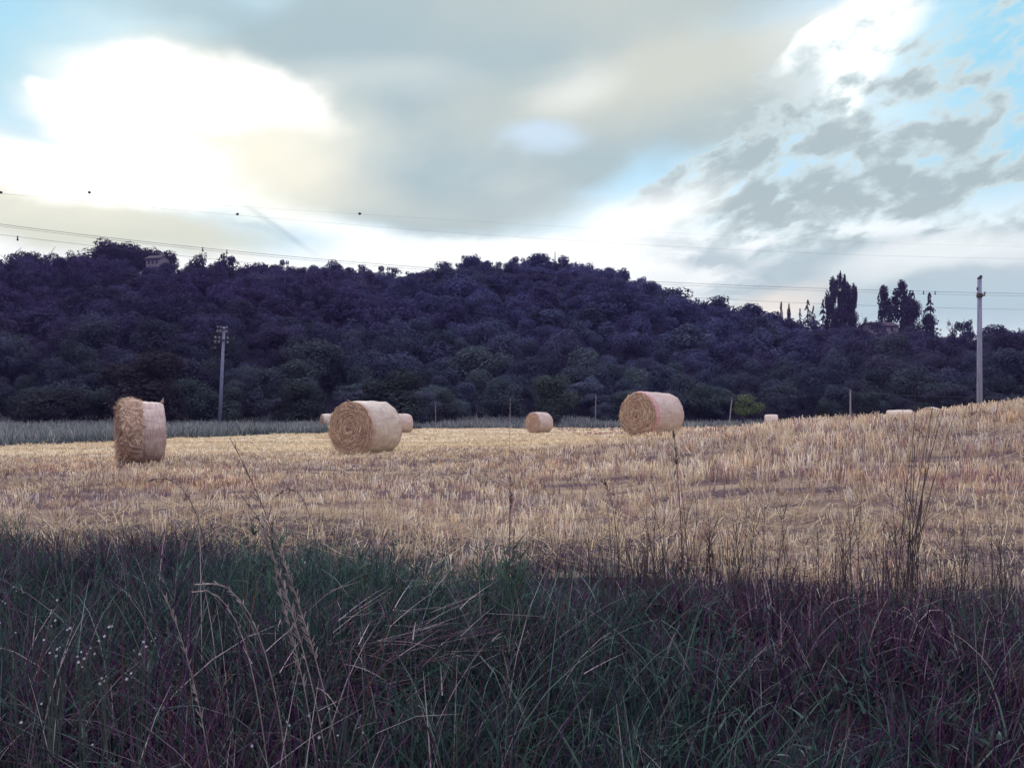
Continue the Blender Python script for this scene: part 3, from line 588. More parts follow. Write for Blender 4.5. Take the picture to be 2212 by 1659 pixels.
# ================================================================== hilltop houses, mast
m = Mat('house_wall', 0.9); m.base(m.ramp(m.noise(m.coord(), 3, 5), [(0.3, (0.24, 0.21, 0.25)), (0.7, (0.36, 0.32, 0.36))])); M_wall = m.m
m = Mat('roof_tiles', 0.85); m.base(m.ramp(m.noise(m.coord((4, 1, 1)), 3, 5), [(0.3, (0.05, 0.042, 0.06)), (0.7, (0.11, 0.085, 0.10))])); M_roof = m.m
m = Mat('window_glass', 0.15, 0.5); m.base(m.ramp(m.noise(m.coord(), 1.5), [(0.3, (0.015, 0.015, 0.025)), (0.7, (0.03, 0.03, 0.045))])); M_glass = m.m
m = Mat('painted_frame', 0.6); m.base(m.ramp(m.noise(m.coord(), 6), [(0.3, (0.30, 0.28, 0.3)), (0.7, (0.42, 0.4, 0.42))])); M_frame = m.m
def house(px, d, base_py, wpx, wall_h, rise, label, rz):
    c = P(px, base_py, d); e = empty('house', c, rz); hw = wpx/F*d/2; dp = hw*0.85; b = MB(); b.box(-hw, hw, -dp, dp, -4, wall_h)
    b.add([(-hw, -dp, wall_h), (-hw, dp, wall_h), (-hw, 0, wall_h + rise*0.95)], [(0, 1, 2)]); b.add([(hw, -dp, wall_h), (hw, dp, wall_h), (hw, 0, wall_h + rise*0.95)], [(0, 1, 2)])
    b.build('wall', M_wall, e)
    b = MB(); o = 0.45
    for s in (-1, 1):
        zz = wall_h - rise*o/dp
        b.add([(-hw-o, s*(dp+o), zz), (hw+o, s*(dp+o), zz), (hw+o, 0, wall_h+rise), (-hw-o, 0, wall_h+rise), (-hw-o, s*(dp+o), zz+0.18), (hw+o, s*(dp+o), zz+0.18), (hw+o, 0, wall_h+rise+0.18), (-hw-o, 0, wall_h+rise+0.18)],
              [(0,1,2,3),(4,5,6,7),(0,1,5,4),(1,2,6,5),(2,3,7,6),(3,0,4,7)])
    rf = b.build('roof', M_roof, e)
    b = MB(); b.box(hw*0.35, hw*0.35+0.6, -0.3, 0.3, wall_h + rise*0.5, wall_h + rise + 0.8); b.box(hw*0.35-0.08, hw*0.35+0.68, -0.38, 0.38, wall_h+rise+0.8, wall_h+rise+0.92); b.build('chimney', M_wall, rf)
    for q in (-0.6, -0.05, 0.5):
        b = MB(); b.box(hw*q - 0.45, hw*q + 0.45, -dp-0.02, -dp+0.05, wall_h-1.9, wall_h-0.6); w_ = b.build('window', M_glass, e)
        b = MB()
        for x0, x1, z0, z1 in ((-0.55, -0.45, -2.0, -0.5), (0.45, 0.55, -2.0, -0.5), (-0.45, 0.45, -2.0, -1.9), (-0.45, 0.45, -0.6, -0.5), (-0.03, 0.03, -1.9, -0.6)):
            b.box(hw*q+x0, hw*q+x1, -dp-0.05, -dp-0.021, wall_h+z0, wall_h+z1)
        b.build('frame', M_frame, w_)
    return tag(e, label, 'house')
house(341, 278, 578, 36, 2.6, 1.2, 'small white hilltop house half hidden under the big skyline trees', R(-16))
house(1898, 282, 722, 60, 2.4, 1.4, 'low house with a tiled roof among the poplars on the right', R(8))
e = empty('antenna_mast', P(1199, 596, 296)); b = MB()
for s in (-1, 1):
    b.tube([(s*0.32, -0.2, -1), (s*0.07, 0, 8.2)], 0.06, 5); b.tube([(s*0.2, 0.3, -1), (s*0.05, 0.05, 8.2)], 0.05, 5)
for k in range(8): b.tube([(-0.3+0.03*k, -0.15, k), (0.27-0.03*k, 0.1, k+0.9)], 0.035, 4)
b.build('lattice', M_pale, e); b = MB(); b.tube([(0, 0, 8.2), (0, 0, 9.6)], 0.04, 5); b.build('rod', M_pale, e)
tag(e, 'thin pale mast rising above the middle of the wooded ridge', 'mast')

# ================================================================== poles and lines
def pole(px, top, d, r0, r1, label, lean=0.0):
    x = (px - CX)/F*d; z = float(zt(x, d)); h = EYE + (HY - top)/F*d - z; e = empty('utility_pole', (x, d, z)); e.rotation_euler.y = lean
    b = MB(); b.tube([(0, 0, -0.6), (0, 0, h*0.5), (0, 0, h)], [r0, (r0+r1)/2, r1], 12); b.build('shaft', M_pole, e, True)
    return e, h
e, h = pole(474, 706, 80, 0.175, 0.125, '')
tag(e, 'short grey pole with cross-arms of insulators behind the left end of the field', 'utility pole'); e.rotation_euler.y = R(2.6)
for zz, l, s in ((h - 0.25, 0.55, 1), (h - 1.25, 0.75, 1)):
    b = MB(); b.box(-l, l*0.75, -0.22, -0.14, zz - 0.06, zz + 0.06); a = b.build('crossarm', M_iron, e)
    for q in (-0.95, -0.45, 0.6):
        b = MB(); b.tube([(q*l, -0.18, zz+0.04), (q*l, -0.18, zz+0.12)], 0.03, 6); b.sphere((q*l, -0.18, zz+0.2), 0.11, 8, 5, (1, 1, 0.8)); b.sphere((q*l, -0.18, zz-0.22), 0.12, 8, 5, (1, 1, 1.2)); b.build('insulator', M_insul, a, True)
b = MB(); b.tube([(0, -0.18, h-1.2), (-0.55, -0.4, h-1.75), (-0.62, -0.4, h-2.0)], 0.035, 5); b.sphere((-0.62, -0.4, h-2.1), 0.17, 8, 5); b.build('bracket', M_iron, e)
e, h = pole(2116, 604, 55, 0.185, 0.13, '')
tag(e, 'tall grey pole with a dark iron head standing behind the right crest', 'utility pole')
b = MB(); b.tube([(0, 0, h-0.02), (0.02, 0, h+0.16)], [0.12, 0.09], 8); b.sphere((0.07, -0.02, h+0.2), 0.09, 8, 5, (1.2, 1, 0.9)); b.sphere((-0.09, 0, h+0.08), 0.07); b.tube([(0.1, 0, h+0.05), (0.19, 0, h+0.14)], 0.025, 5); b.build('head_fitting', M_iron, e, True)
b = MB(); b.tube([(0, 0, h-1.16), (0, 0, h-0.92)], 0.19, 10); b.box(-0.24, 0.24, -0.22, -0.16, h-1.1, h-1.0); cl = b.build('collar', M_iron, e)
for s in (-1, 1):
    b = MB(); b.sphere((s*0.22, -0.2, h-0.9), 0.075, 8, 5, (1, 1, 1.3)); b.tube([(s*0.22, -0.2, h-1.02), (s*0.22, -0.2, h-0.9)], 0.025, 5); b.build('insulator', M_insul, cl, True)
b = MB(); b.box(-0.17, -0.12, -0.05, 0.05, h-0.7, h-0.5); b.build('plate', M_iron, e)

def wire(pxs, d0, d1, rad, mat, label, group, name='power_cable', rel=None):
    q = np.array(pxs, float); xs = np.linspace(q[0, 0], q[-1, 0], 90)
    cf = np.polyfit(q[:, 0], q[:, 1], 3); ys = np.polyval(cf, xs)
    pts = []
    for x_, y_ in zip(xs, ys):
        d = d0 + (d1 - d0) * (x_ - 0) / 2212; pts.append(P(x_, y_, d))
    b = MB(); b.tube(pts, rad, 5); o = b.build(name, mat); tag(o, label, 'cable', group)
    def at(x_): return P(x_, np.polyval(cf, x_), d0 + (d1-d0)*x_/2212)
    return at
WG = 'overhead cables crossing the valley'
main = [(-500, 408), (0, 484), (370, 529), (700, 562), (1000, 583), (1420, 609), (1900, 627), (2212, 635), (2700, 640)]
w1 = wire(main, 88, 120, 0.022, M_cable, 'highest dark cable running across the wooded hill into the right sky', WG)
w2 = wire([(x, y + 4 + 0.0006*x) for x, y in main], 89, 121, 0.015, M_cable, 'cable just under the highest dark one', WG)
low = [(-500, 440), (0, 504), (185, 529), (620, 580), (1000, 608), (1400, 640), (1800, 656), (2212, 668), (2700, 672)]
w3 = wire(low, 86, 118, 0.015, M_cable, 'lowest of the cables crossing the valley', WG)
w4 = wire([(-500, 372), (60, 421), (500, 464), (780, 489), (1200, 520), (1700, 545), (2212, 556), (2700, 560)], 120, 150, 0.010, M_cable, 'faint thin cable highest in the left sky', WG)
w5 = wire([(-500, 405), (2, 416), (193, 416), (513, 461), (777, 463), (1400, 500), (2212, 530), (2700, 536)], 125, 155, 0.007, M_cable, 'faintest hair-thin cable strung with the dark marker balls', WG)
for px, py, lab in ((2, 416, 'dark marker ball at the left edge of the sky'), (193, 416, 'dark marker ball over the left skyline clump'), (513, 463, 'dark marker ball by the contrail'), (777, 462, 'dark marker ball under the big grey cloud')):
    b = MB(); c = P(px, py, 128); b.sphere(c, 0.20, 10, 6); b.tube([c + (-0.26, 0, 0), c + (0.26, 0, 0)], 0.06, 6)
    tag(b.build('marker_ball', M_iron, None, True), lab, 'marker ball', 'marker balls on the cables')
for at, px, lab in ((w3, 38, 'small spacer on the lower cable at the left edge'), (w1, 438, 'small spacer on the top cable over the lone thin tree'), (w1, 490, 'small spacer on the top cable right of the lone thin tree'),
                    (w1, 1995, 'small spacer on the top cable over the spruce'), (w1, 2020, 'small spacer on the top cable right of the spruce')):
    b = MB(); c = at(px); b.tube([c + (0, 0, 0.09), c + (0, 0, -0.34)], 0.06, 6); b.sphere(c + (0, 0, -0.3), 0.11, 8, 5)
    tag(b.build('cable_spacer', M_iron, None, True), lab, 'spacer', 'spacers on the cables')

# posts and low wire at the field edge
def post(px, top, d, lean, label, r=0.07):
    x = (px - CX)/F*d; z = float(zt(x, d)); h = EYE + (HY - top)/F*d - z; e = empty('wooden_post', (x, d, z)); e.rotation_euler.y = lean
    b = MB(); r *= 0.75; b.tube([(0, 0, -0.3), (0, 0, h*0.5), (0, 0, h)], [r*1.1, r, r*0.9], 8); b.build('shaft', M_post, e)
    b = MB(); b.tube([(-0.05, -r, h-0.14), (0.05, -r-0.05, h-0.1)], 0.03, 5); b.build('wire_clip', M_iron, e)
    tag(e, label, 'post', 'posts along the field edge')
post(1837, 842, 66, 0, 'upright pale post on the crest left of the tall right-hand pole', 0.08)
post(1574, 858, 74, R(6), 'leaning post beside the yellow-green shrub', 0.06)
post(1286, 850, 88, R(1), 'thin post left of the red-banded bale', 0.05)
post(1102, 858, 88, 0, 'thin post left of the lone small bale', 0.045)
post(942, 868, 86, R(-2), 'thin post right of the largest bale', 0.045)
def span(a, b_, sag, label):
    A, B = np.array(P(*a)), np.array(P(*b_)); t = np.linspace(0, 1, 16)[:, None]; q = A + (B - A)*t; q[:, 2] -= (4*sag*t*(1-t))[:, 0]
    b = MB(); b.tube(q, 0.009, 4); tag(b.build('post_wire', M_cable), label, 'wire', 'low wires between the posts')
span((942, 872, 86), (1102, 862, 88), 0.15, 'low wire left of the lone small bale')
span((1102, 862, 88), (1286, 854, 88), 0.2, 'low wire over the lone small bale')
span((1286, 854, 88), (1578, 862, 74), 0.2, 'low wire behind the red-banded bale')
span((1578, 862, 74), (1837, 846, 66), 0.1, 'low wire climbing to the upright post on the crest')
span((1837, 846, 66), (2270, 858, 66), 0.2, 'low wire right of the upright post on the crest')

# ================================================================== bales
def wrapmat(name, pale, pink, seed):
    m = Mat(name, 0.6, 0.3); v = m.coord(); st = m.coord((1.2, 7, 7)); fine = m.coord((9, 1.2, 1.2))
    base = m.ramp(m.noise(st, 1.8 + 0.2*seed, 6, 0.6), [(0.3, tuple(0.72*q for q in pale)), (0.6, pale)])
    base = m.mix(m.ramp(m.noise(fine, 3.5, 5, 0.65), [(0.42, (0, 0, 0)), (0.68, (0.85, 0.85, 0.85))]), base, pink)
    sx_ = m.n('ShaderNodeSeparateXYZ'); tc = m.n('ShaderNodeTexCoord'); m.l(tc.outputs['Object'], sx_.inputs[0])
    ab = m.n('ShaderNodeMath', operation='ABSOLUTE'); m.l(sx_.outputs[0], ab.inputs[0])
    ad = m.n('ShaderNodeMath', operation='MULTIPLY_ADD'); m.l(m.noise(v, 5 + seed, 4), ad.inputs[0]); ad.inputs[1].default_value = 0.30; m.l(ab.outputs[0], ad.inputs[2])
    base = m.mix(m.ramp(ad.outputs[0], [(0.66, (0, 0, 0)), (0.92, (0.75, 0.75, 0.75))]), base, pink)
    m.base(base); m.bump(m.noise(m.coord((4, 4, 4)), 9, 5), 0.35, 0.02); return m.m
M_wrapA = wrapmat('net_wrap_pale', (0.72, 0.66, 0.55), (0.46, 0.31, 0.26), 0)
M_wrapB = wrapmat('net_wrap_pink', (0.67, 0.59, 0.51), (0.46, 0.28, 0.26), 2)
m = Mat('wrap_band_red', 0.6, 0.3); m.base(m.ramp(m.noise(m.coord((1, 6, 6)), 3, 5), [(0.35, (0.52, 0.24, 0.25)), (0.65, (0.66, 0.46, 0.42))])); M_red = m.m
m = Mat('bale_straw', 0.9); v = m.coord(); sx_ = m.n('ShaderNodeVectorMath', operation='LENGTH'); mm = m.coord((0, 1, 1)); m.l(mm, sx_.inputs[0])
wv = m.n('ShaderNodeMath', operation='MULTIPLY_ADD'); m.l(m.noise(v, 5, 4), wv.inputs[0]); wv.inputs[1].default_value = 0.22; m.l(sx_.outputs[1], wv.inputs[2])
w2_ = m.n('ShaderNodeMath', operation='MULTIPLY'); m.l(wv.outputs[0], w2_.inputs[0]); w2_.inputs[1].default_value = 55
w3_ = m.n('ShaderNodeMath', operation='SINE'); m.l(w2_.outputs[0], w3_.inputs[0])
ring = m.ramp(w3_.outputs[0], [(0.2, (0.52, 0.36, 0.27)), (0.9, (0.74, 0.56, 0.41))]); m.base(m.mix(0.5, ring, m.ramp(m.noise(v, 24, 6, 0.7), [(0.3, (0.32, 0.20, 0.17)), (0.7, (0.78, 0.60, 0.43))]))); m.bump(m.noise(v, 30, 6, 0.7), 0.9, 0.04); M_bstraw = m.m
ESTRAW = [(0.72, 0.53, 0.38), (0.80, 0.65, 0.47), (0.52, 0.36, 0.28), (0.85, 0.74, 0.56), (0.38, 0.25, 0.21)]
def straw_strands(n, fn, lmin, lmax, w=0.006):
    """fn(n) -> centres, tangent, normal"""
    Cn, T, N = fn(n); T = T + rng.normal(0, 0.28, T.shape); T /= np.linalg.norm(T, axis=1)[:, None]
    B = np.cross(N, T); l = rng.uniform(lmin, lmax, n)[:, None]; tl = rng.normal(0.0, 0.10, (n, 1))
    c0 = Cn - T*l*0.5 + N*0.006; c1 = Cn + T*l*0.5 + N*(0.012 + np.abs(tl)*l); ww = w*rng.uniform(0.6, 1.5, (n, 1))
    V = np.stack([c0 - B*ww, c0 + B*ww, c1 + B*ww, c1 - B*ww], 1).reshape(-1, 3)
    return V, np.arange(4*n).reshape(-1, 4), np.repeat(pick(ESTRAW, n), 4, 0)
def prof_r(x, L, Rb): e = np.clip((np.abs(x) - (L/2 - 0.10)) / 0.10, 0, 1); return Rb * (1 - 0.05*e*e) + 0.015*np.cos(pi*x/L)
def side_mesh(name, x0, x1, L, Rb, seed, bulge=0.0, nx=18, nu=72, rough=0.008, top=0.0):
    q = np.random.default_rng(seed); xs = np.linspace(x0, x1, nx); us = np.linspace(0, 2*pi, nu, endpoint=False); X, U = np.meshgrid(xs, us, indexing='ij')
    ph = q.uniform(0, 6.28, 8)
    r = prof_r(X, L, Rb) + rough*(np.sin(3*U + ph[0] + 2*X) + np.sin(7*U + ph[1] - 4*X) + 0.8*np.sin(13*U + ph[2] + 9*X)) + rough*0.7*q.normal(0, 1, X.shape)
    r += bulge*np.sin(pi*np.clip((X - x0)/(x1 - x0), 0, 1))**0.6 + top*np.clip(np.sin(U), 0, 1)**4 * np.sin(pi*np.clip((X - x0)/(x1 - x0), 0, 1))
    Y = r*np.cos(U); Z = r*np.sin(U); Z = np.where(Z < -0.93*Rb, -0.93*Rb - (Z + 0.93*Rb)*-0.15, Z)
    V = np.stack([X, Y, Z], -1).reshape(-1, 3)
    i, j = np.meshgrid(np.arange(nx-1), np.arange(nu), indexing='ij'); j2 = (j+1) % nu
    return V, np.stack([i*nu+j, i*nu+j2, (i+1)*nu+j2, (i+1)*nu+j], -1).reshape(-1, 4)
def end_mesh(s, L, Rb, seed, nr_=14, nu=72):
    q = np.random.default_rng(seed); rs = np.linspace(0.0, 1, nr_); us = np.linspace(0, 2*pi, nu, endpoint=False); A, U = np.meshgrid(rs, us, indexing='ij')
    r = A * prof_r(np.array(L/2), L, Rb)*1.002; Y = r*np.cos(U); Z = r*np.sin(U); Z = np.where(Z < -0.93*Rb, -0.93*Rb - (Z + 0.93*Rb)*-0.15, Z)
    X = s*(L/2 - 0.004 + 0.05*(1 - A**2.5) + 0.012*np.sin(9*A + U) + q.normal(0, 0.008, A.shape)*(A < 0.99))
    V = np.stack([X, Y, Z], -1).reshape(-1, 3); i, j = np.meshgrid(np.arange(nr_-1), np.arange(nu), indexing='ij'); j2 = (j+1) % nu
    return V, np.stack([i*nu+j, i*nu+j2, (i+1)*nu+j2, (i+1)*nu+j], -1).reshape(-1, 4)
def bale(px, d, Rb, L, theta, wrap, label, strands=900, z=None, band=None, unwrapped=None, seed=1, tilt=0.0):
    x = (px - CX)/F*d; z = float(zt(x, d)) if z is None else z; e = empty('round_bale', (x, d, z - 0.02))
    va = math.atan2(x, d)                       # view azimuth; theta = angle between the near end's normal and the line of sight
    nx_, ny_ = sin(va + pi + theta), cos(va + pi + theta)       # near end's normal (theta > 0: turned to the left)
    e.rotation_euler.z = math.atan2(ny_, nx_) + pi               # local -X points along that normal
    core = Rb*0.93
    def put(name, V, Fc, mat, col=None):
        V = np.array(V); V = V + (0, 0, core); return link(name, mesh_np(name, V, Fc, col, smooth=True), mat, e)
    M_ = wrap
    for mt in (): pass
    x0 = -L/2
    if unwrapped is not None:
        xs = -L/2 + L*unwrapped
        V, Fc = side_mesh('straw_side', -L/2, xs + 0.03, L, Rb, seed + 5, 0.02, 16, 72, 0.012, top=0.05)
        sb = put('straw_side', V, Fc, M_bstraw)
        def fn(n):
            xx = rng.uniform(-L/2, xs, n); u = rng.uniform(0, 2*pi, n); rr_ = Rb + 0.012 + 0.05*np.clip(np.sin(u), 0, 1)**4*np.sin(pi*(xx + L/2)/(xs + L/2)); N = np.stack([0*u, np.cos(u), np.sin(u)], 1)
            Cn = N*rr_[:, None]; Cn[:, 0] = xx; Cn[:, 2] = np.maximum(Cn[:, 2], -0.9*Rb) + core
            T = np.stack([rng.normal(0, 1.1, n), -np.sin(u), np.cos(u)], 1); return Cn, T, N
        st = straw_strands(2600, fn, 0.06, 0.2); o = link('loose_straw', mesh_np('loose_straw', *st), M_straw, sb)
        x0 = xs
        fl = MB(); fl.add([(L/2-0.06, -0.03, 2*Rb*0.955+0.0), (L/2+0.03, 0.05, 2*Rb*0.955), (L/2+0.035, 0.0, 2*Rb*0.955+0.13), (L/2+0.02, 0.03, 2*Rb*0.955+0.10)], [(0, 1, 2), (1, 3, 2), (0, 2, 3)]); fl.build('torn_flap', wrap, e)
        fl = MB()
        for k in range(5):
            u = R(198 + 9*k); fl.add([(xs - 0.30 + 0.06*k, (Rb+0.05)*cos(u), (Rb+0.05)*sin(u)+core), (xs + 0.01, (Rb+0.055)*cos(u+0.1), (Rb+0.055)*sin(u+0.1)+core), (xs + 0.01, (Rb+0.055)*cos(u-0.06), (Rb+0.055)*sin(u-0.06)+core)], [(0, 1, 2)])
        fl.build('torn_net', wrap, e)
    V, Fc = side_mesh('net_wrap', x0, L/2, L, Rb, seed); put('net_wrap', V, Fc, wrap)
    if band:
        V, Fc = side_mesh('red_band', band[0]*L - L/2, band[1]*L - L/2, L, Rb + 0.012, seed, 0, 6); put('red_band', V, Fc, M_red)
    for s in (-1, 1):
        V, Fc = end_mesh(s, L, Rb, seed + 9 + s); en = put('straw_end', V, Fc, M_bstraw)
        if s == -1 and strands:
            def fn(n):
                q = np.sqrt(rng.uniform(0.001, 0.97, n)); u = rng.uniform(0, 2*pi, n); N = np.tile([[-1.0, 0, 0]], (n, 1))
                Cn = np.stack([-(L/2 + 0.05*(1 - q**2.5)) + 0*u, Rb*q*np.cos(u), np.maximum(Rb*q*np.sin(u), -0.92*Rb) + core], 1)
                T = np.stack([0*u, -np.sin(u), np.cos(u)], 1); return Cn, T, N
            st = straw_strands(strands, fn, 0.08, 0.30); link('loose_straw', mesh_np('loose_straw', *st), M_straw, en)
    return tag(e, label, 'bale', 'round straw bales on the field')
bale(305, 18.4, 0.69, 0.84, R(85), M_wrapB, 'bale with its left half torn open to bare straw, leftmost on the field', 900, unwrapped=0.46, seed=3)
bale(792, 23.9, 0.76, 1.42, R(37), M_wrapA, 'largest bale, white net wrap, its round straw end turned to us', 1800, seed=11)
bale(1409, 27, 0.735, 1.42, R(40), M_wrapB, 'bale with a red band round its near rim, on the crest right of centre', 1500, band=(0.01, 0.12), seed=17)
bale(1165, 60, 0.76, 1.3, R(46), M_wrapB, 'small lone bale at the middle of the far field edge', 500, seed=23)
bale(712, 72, 0.72, 1.3, R(76), M_wrapA, 'distant pale bale peeping out left of the largest bale', 200, seed=29)
bale(866, 63, 0.74, 1.3, R(62), M_wrapB, 'distant bale peeping out right of the largest bale', 200, seed=31)
bale(1666, 80, 0.74, 1.15, R(88), M_wrapA, 'distant pale bale almost hidden by the crest near the leaning post', 0, seed=37)
bale(1943, 45, 0.76, 1.25, R(86), M_wrapA, 'white bale top showing over the crest left of the straw-brown one', 0, seed=41)
bale(2012, 43, 0.78, 1.2, R(8), M_wrapA, 'straw-brown bale end showing as a low arc over the right crest', 900, seed=43)

# ================================================================== single plants of the verge
m = Mat('petal_white', 0.7); m.base(m.ramp(m.noise(m.coord(), 30), [(0.3, (0.40, 0.40, 0.46)), (0.7, (0.62, 0.62, 0.68))])); M_petal = m.m
m = Mat('dark_stem', 0.85); m.base(m.ramp(m.noise(m.coord(), 25), [(0.3, (0.045, 0.038, 0.042)), (0.7, (0.10, 0.08, 0.085))])); M_stem = m.m
m = Mat('pale_stem', 0.85); m.base(m.ramp(m.noise(m.coord(), 25), [(0.3, (0.24, 0.20, 0.19)), (0.7, (0.42, 0.37, 0.34))])); M_pstem = m.m
m = Mat('green_stem', 0.85); m.base(m.ramp(m.noise(m.coord(), 25), [(0.3, (0.05, 0.07, 0.06)), (0.7, (0.11, 0.15, 0.12))])); M_gstem = m.m
def curve3(pts, n=14):
    p = np.array(pts, float); t = np.linspace(0, 1, len(p)); k = np.linspace(0, 1, n); deg = min(3, len(p)-1)
    return np.stack([np.polyval(np.polyfit(t, p[:, i], deg), k) for i in range(3)], 1)
def stem_to(px, py, d, basepx, based=None, n=14, bend=0.1):
    """curve from the ground under basepx to the point seen at (px, py)"""
    tip = P(px, py, d); bd = based or d; bx = (basepx - CX)/F*bd; b0 = np.array([bx, bd, float(zt(bx, bd))]); mid = b0*0.5 + tip*0.5; mid[2] += bend*(tip[2]-b0[2]); mid[0] = b0[0]*0.65 + tip[0]*0.35
    return curve3([b0, b0*0.75 + mid*0.25 + (0, 0, 0.02), mid, tip], n)
def seed_head(b, line, frac, w, dens, r):
    """spikelets along the end of a stem"""
    n = len(line); k0 = int(n*(1-frac)); seg = line[k0:]
    for k in range(dens):
        t = random.random()*(len(seg)-1.001); i = int(t); c = seg[i]*(1-t+i) + seg[i+1]*(t-i); dr = seg[i+1]-seg[i]; dr /= np.linalg.norm(dr)+1e-9
        o = np.array([random.gauss(0, 1), random.gauss(0, 1), random.gauss(0, 0.4)]); o /= np.linalg.norm(o); env = 1 - 0.6*t/len(seg)
        tip = c + dr*w*1.4 + o*w*env; b.tube([c, (c+tip)/2, tip], [r*0.5, r, r*0.3], 4)
def seed_grass(px, py, basepx, d, label, group, mat, r=0.0022, frac=0.35, w=0.02, dens=26, bend=0.1, based=None, name='seed_grass'):
    ln = stem_to(px, py, d, basepx, based, 18, bend); e = empty(name, ln[0]); q = ln - ln[0]
    b = MB(); b.tube(q, list(np.linspace(r*1.2, r*0.5, len(q))), 5); b.build('stem', mat, e)
    b = MB(); seed_head(b, q, frac, w, dens, 0.0026); b.build('seed_head', mat, e)
    return tag(e, label, 'grass stalk', group)
SG = 'stalks with seed heads standing out of the verge'
seed_grass(572, 1152, 720, 3.0, 'left one of two long pale seed heads leaning left over the dark grass', SG, M_pstem, 0.003, 0.33, 0.022, 60, -0.02)
seed_grass(590, 1150, 745, 3.05, 'right one of two long pale seed heads leaning left over the dark grass', SG, M_pstem, 0.003, 0.33, 0.022, 60, -0.04)
seed_grass(595, 1250, 700, 2.9, 'short pale seed head below the two long ones', SG, M_pstem, 0.0025, 0.3, 0.018, 40, 0.0)
seed_grass(432, 1262, 640, 2.9, 'pale drooping stalk left of the two long seed heads', SG, M_pstem, 0.0025, 0.3, 0.014, 26, 0.25)
seed_grass(418, 1278, 600, 2.8, 'lower pale drooping stalk left of the two long seed heads', SG, M_pstem, 0.0022, 0.3, 0.012, 24, 0.25)
seed_grass(358, 1290, 480, 2.7, 'pale slanting seed head above the white flowers', SG, M_pstem, 0.0022, 0.35, 0.016, 30, 0.05)
seed_grass(496, 945, 640, 4.6, 'tall dark forked stalk leaning left in front of the field', SG, M_stem, 0.0035, 0.4, 0.05, 16, -0.02)
seed_grass(530, 1080, 660, 4.4, 'dark stalk leaning left below the tall forked one', SG, M_stem, 0.0032, 0.3, 0.03, 14, 0.0)
seed_grass(320, 1040, 470, 4.8, 'thin dark stalk nodding left in front of the stubble', SG, M_stem, 0.0025, 0.2, 0.02, 10, 0.3)
seed_grass(600, 1068, 700, 4.9, 'thin dark stalk arching left of centre in front of the stubble', SG, M_stem, 0.0025, 0.2, 0.02, 10, 0.35)
seed_grass(1102, 865, 1100, 6.0, 'hair-thin upright stem in front of the far field edge', SG, M_pstem, 0.003, 0.1, 0.01, 6, 0.0)
seed_grass(1104, 1030, 1100, 4.8, 'upright dark stalk at the centre of the verge', SG, M_stem, 0.0028, 0.2, 0.02, 12, 0.0)
seed_grass(1300, 1040, 1340, 4.8, 'dark nodding stalk right of centre', SG, M_stem, 0.0025, 0.18, 0.018, 12, 0.2)
seed_grass(1455, 930, 1475, 5.2, 'dark stalk rising in front of the red-banded bale', SG, M_stem, 0.0032, 0.18, 0.02, 16, 0.0)
seed_grass(1530, 1180, 1540, 4.4, 'dark seed stalk in front of the stubble right of the weed tuft', SG, M_stem, 0.003, 0.25, 0.02, 16, 0.0)
def weed(basepx, d, tips, label, mat=M_stem, r=0.0028, leaves=0, name='tall_weed', twig=3):
    bx = (basepx - CX)/F*d; base = np.array([bx, d, float(zt(bx, d))]); e = empty(name, base)
    for px, py in tips:
        dd = d + random.uniform(-0.12, 0.12); o = random.uniform(-22, 22); ln = stem_to(px, py, dd, basepx + o, None, 14, random.uniform(-0.03, 0.06)) - base
        b = MB(); b.tube(ln, list(np.linspace(r, r*0.35, len(ln))), 5)
        for k in range(twig):
            i = random.randint(5, 12); q = ln[i]; t = q + np.array([random.uniform(-0.07, 0.07), random.uniform(-0.05, 0.05), random.uniform(0.05, 0.14)]); b.tube([q, (q+t)/2 + (0.004, 0, 0), t], [r*0.5, r*0.4, r*0.25], 4)
        b.build('stem', mat, e)
        if leaves:
            nl = leaves; ii_ = rng.integers(1, 13, nl); bs = ln[ii_]; c = np.tile([[0.085, 0.135, 0.10]], (nl, 1))*rng.uniform(0.7, 1.4, (nl, 1))
            t = blades(bs, rng.uniform(0.05, 0.14, nl), rng.uniform(0, 6.28, nl), rng.uniform(0.4, 1.2, nl), rng.uniform(0, 0.9, nl), rng.uniform(0.010, 0.020, nl), c, 3, 0.9)
            link('leaves', mesh_np('leaves', *t), M_grass, e)
    return tag(e, label, 'weed', 'weeds at the edge of the stubble')
weed(1958, 4.5, [(1984, 768), (1988, 830), (2038, 778), (2052, 822), (2040, 880), (2010, 900), (1975, 960), (1950, 1010), (1992, 900), (1925, 1060), (2025, 930), (1965, 1060), (2066, 885), (1935, 1130), (2000, 1010), (1990, 1120), (2030, 1000), (1912, 1120)], 'tallest bundle of dry dark stems at the right, reaching above the crest', r=0.0029)
weed(1420, 4.5, [(1380, 1075), (1400, 1050), (1418, 1030), (1440, 1060), (1462, 1090), (1390, 1130), (1475, 1130)], 'dark forked weed tuft right of centre before the stubble')
weed(1478, 4.4, [(1470, 1035), (1492, 1070), (1510, 1110)], 'thin dark weed at the right of the dark forked tuft')
weed(1372, 4.3, [(1340, 1120), (1362, 1145), (1350, 1180)], 'low dark weed at the left of the dark forked tuft')
weed(1590, 4.4, [(1600, 1120), (1615, 1100), (1640, 1095), (1570, 1160)], 'slanting dark weed between the forked tuft and the tall bundle')
weed(1830, 4.5, [(1832, 1080), (1850, 1100), (1815, 1130), (1870, 1120), (1862, 1060)], 'loose dark weed left of the tall bundle')
weed(2150, 4.6, [(2170, 1080), (2140, 1120), (2195, 1130)], 'thin dark weed at the right edge')
weed(1100, 4.0, [(1085, 1165), (1110, 1150), (1125, 1180), (1070, 1190), (1140, 1195), (1095, 1200)], 'leafy green weed at the centre of the verge', M_gstem, 0.004, 34, 'leafy_weed', 1)
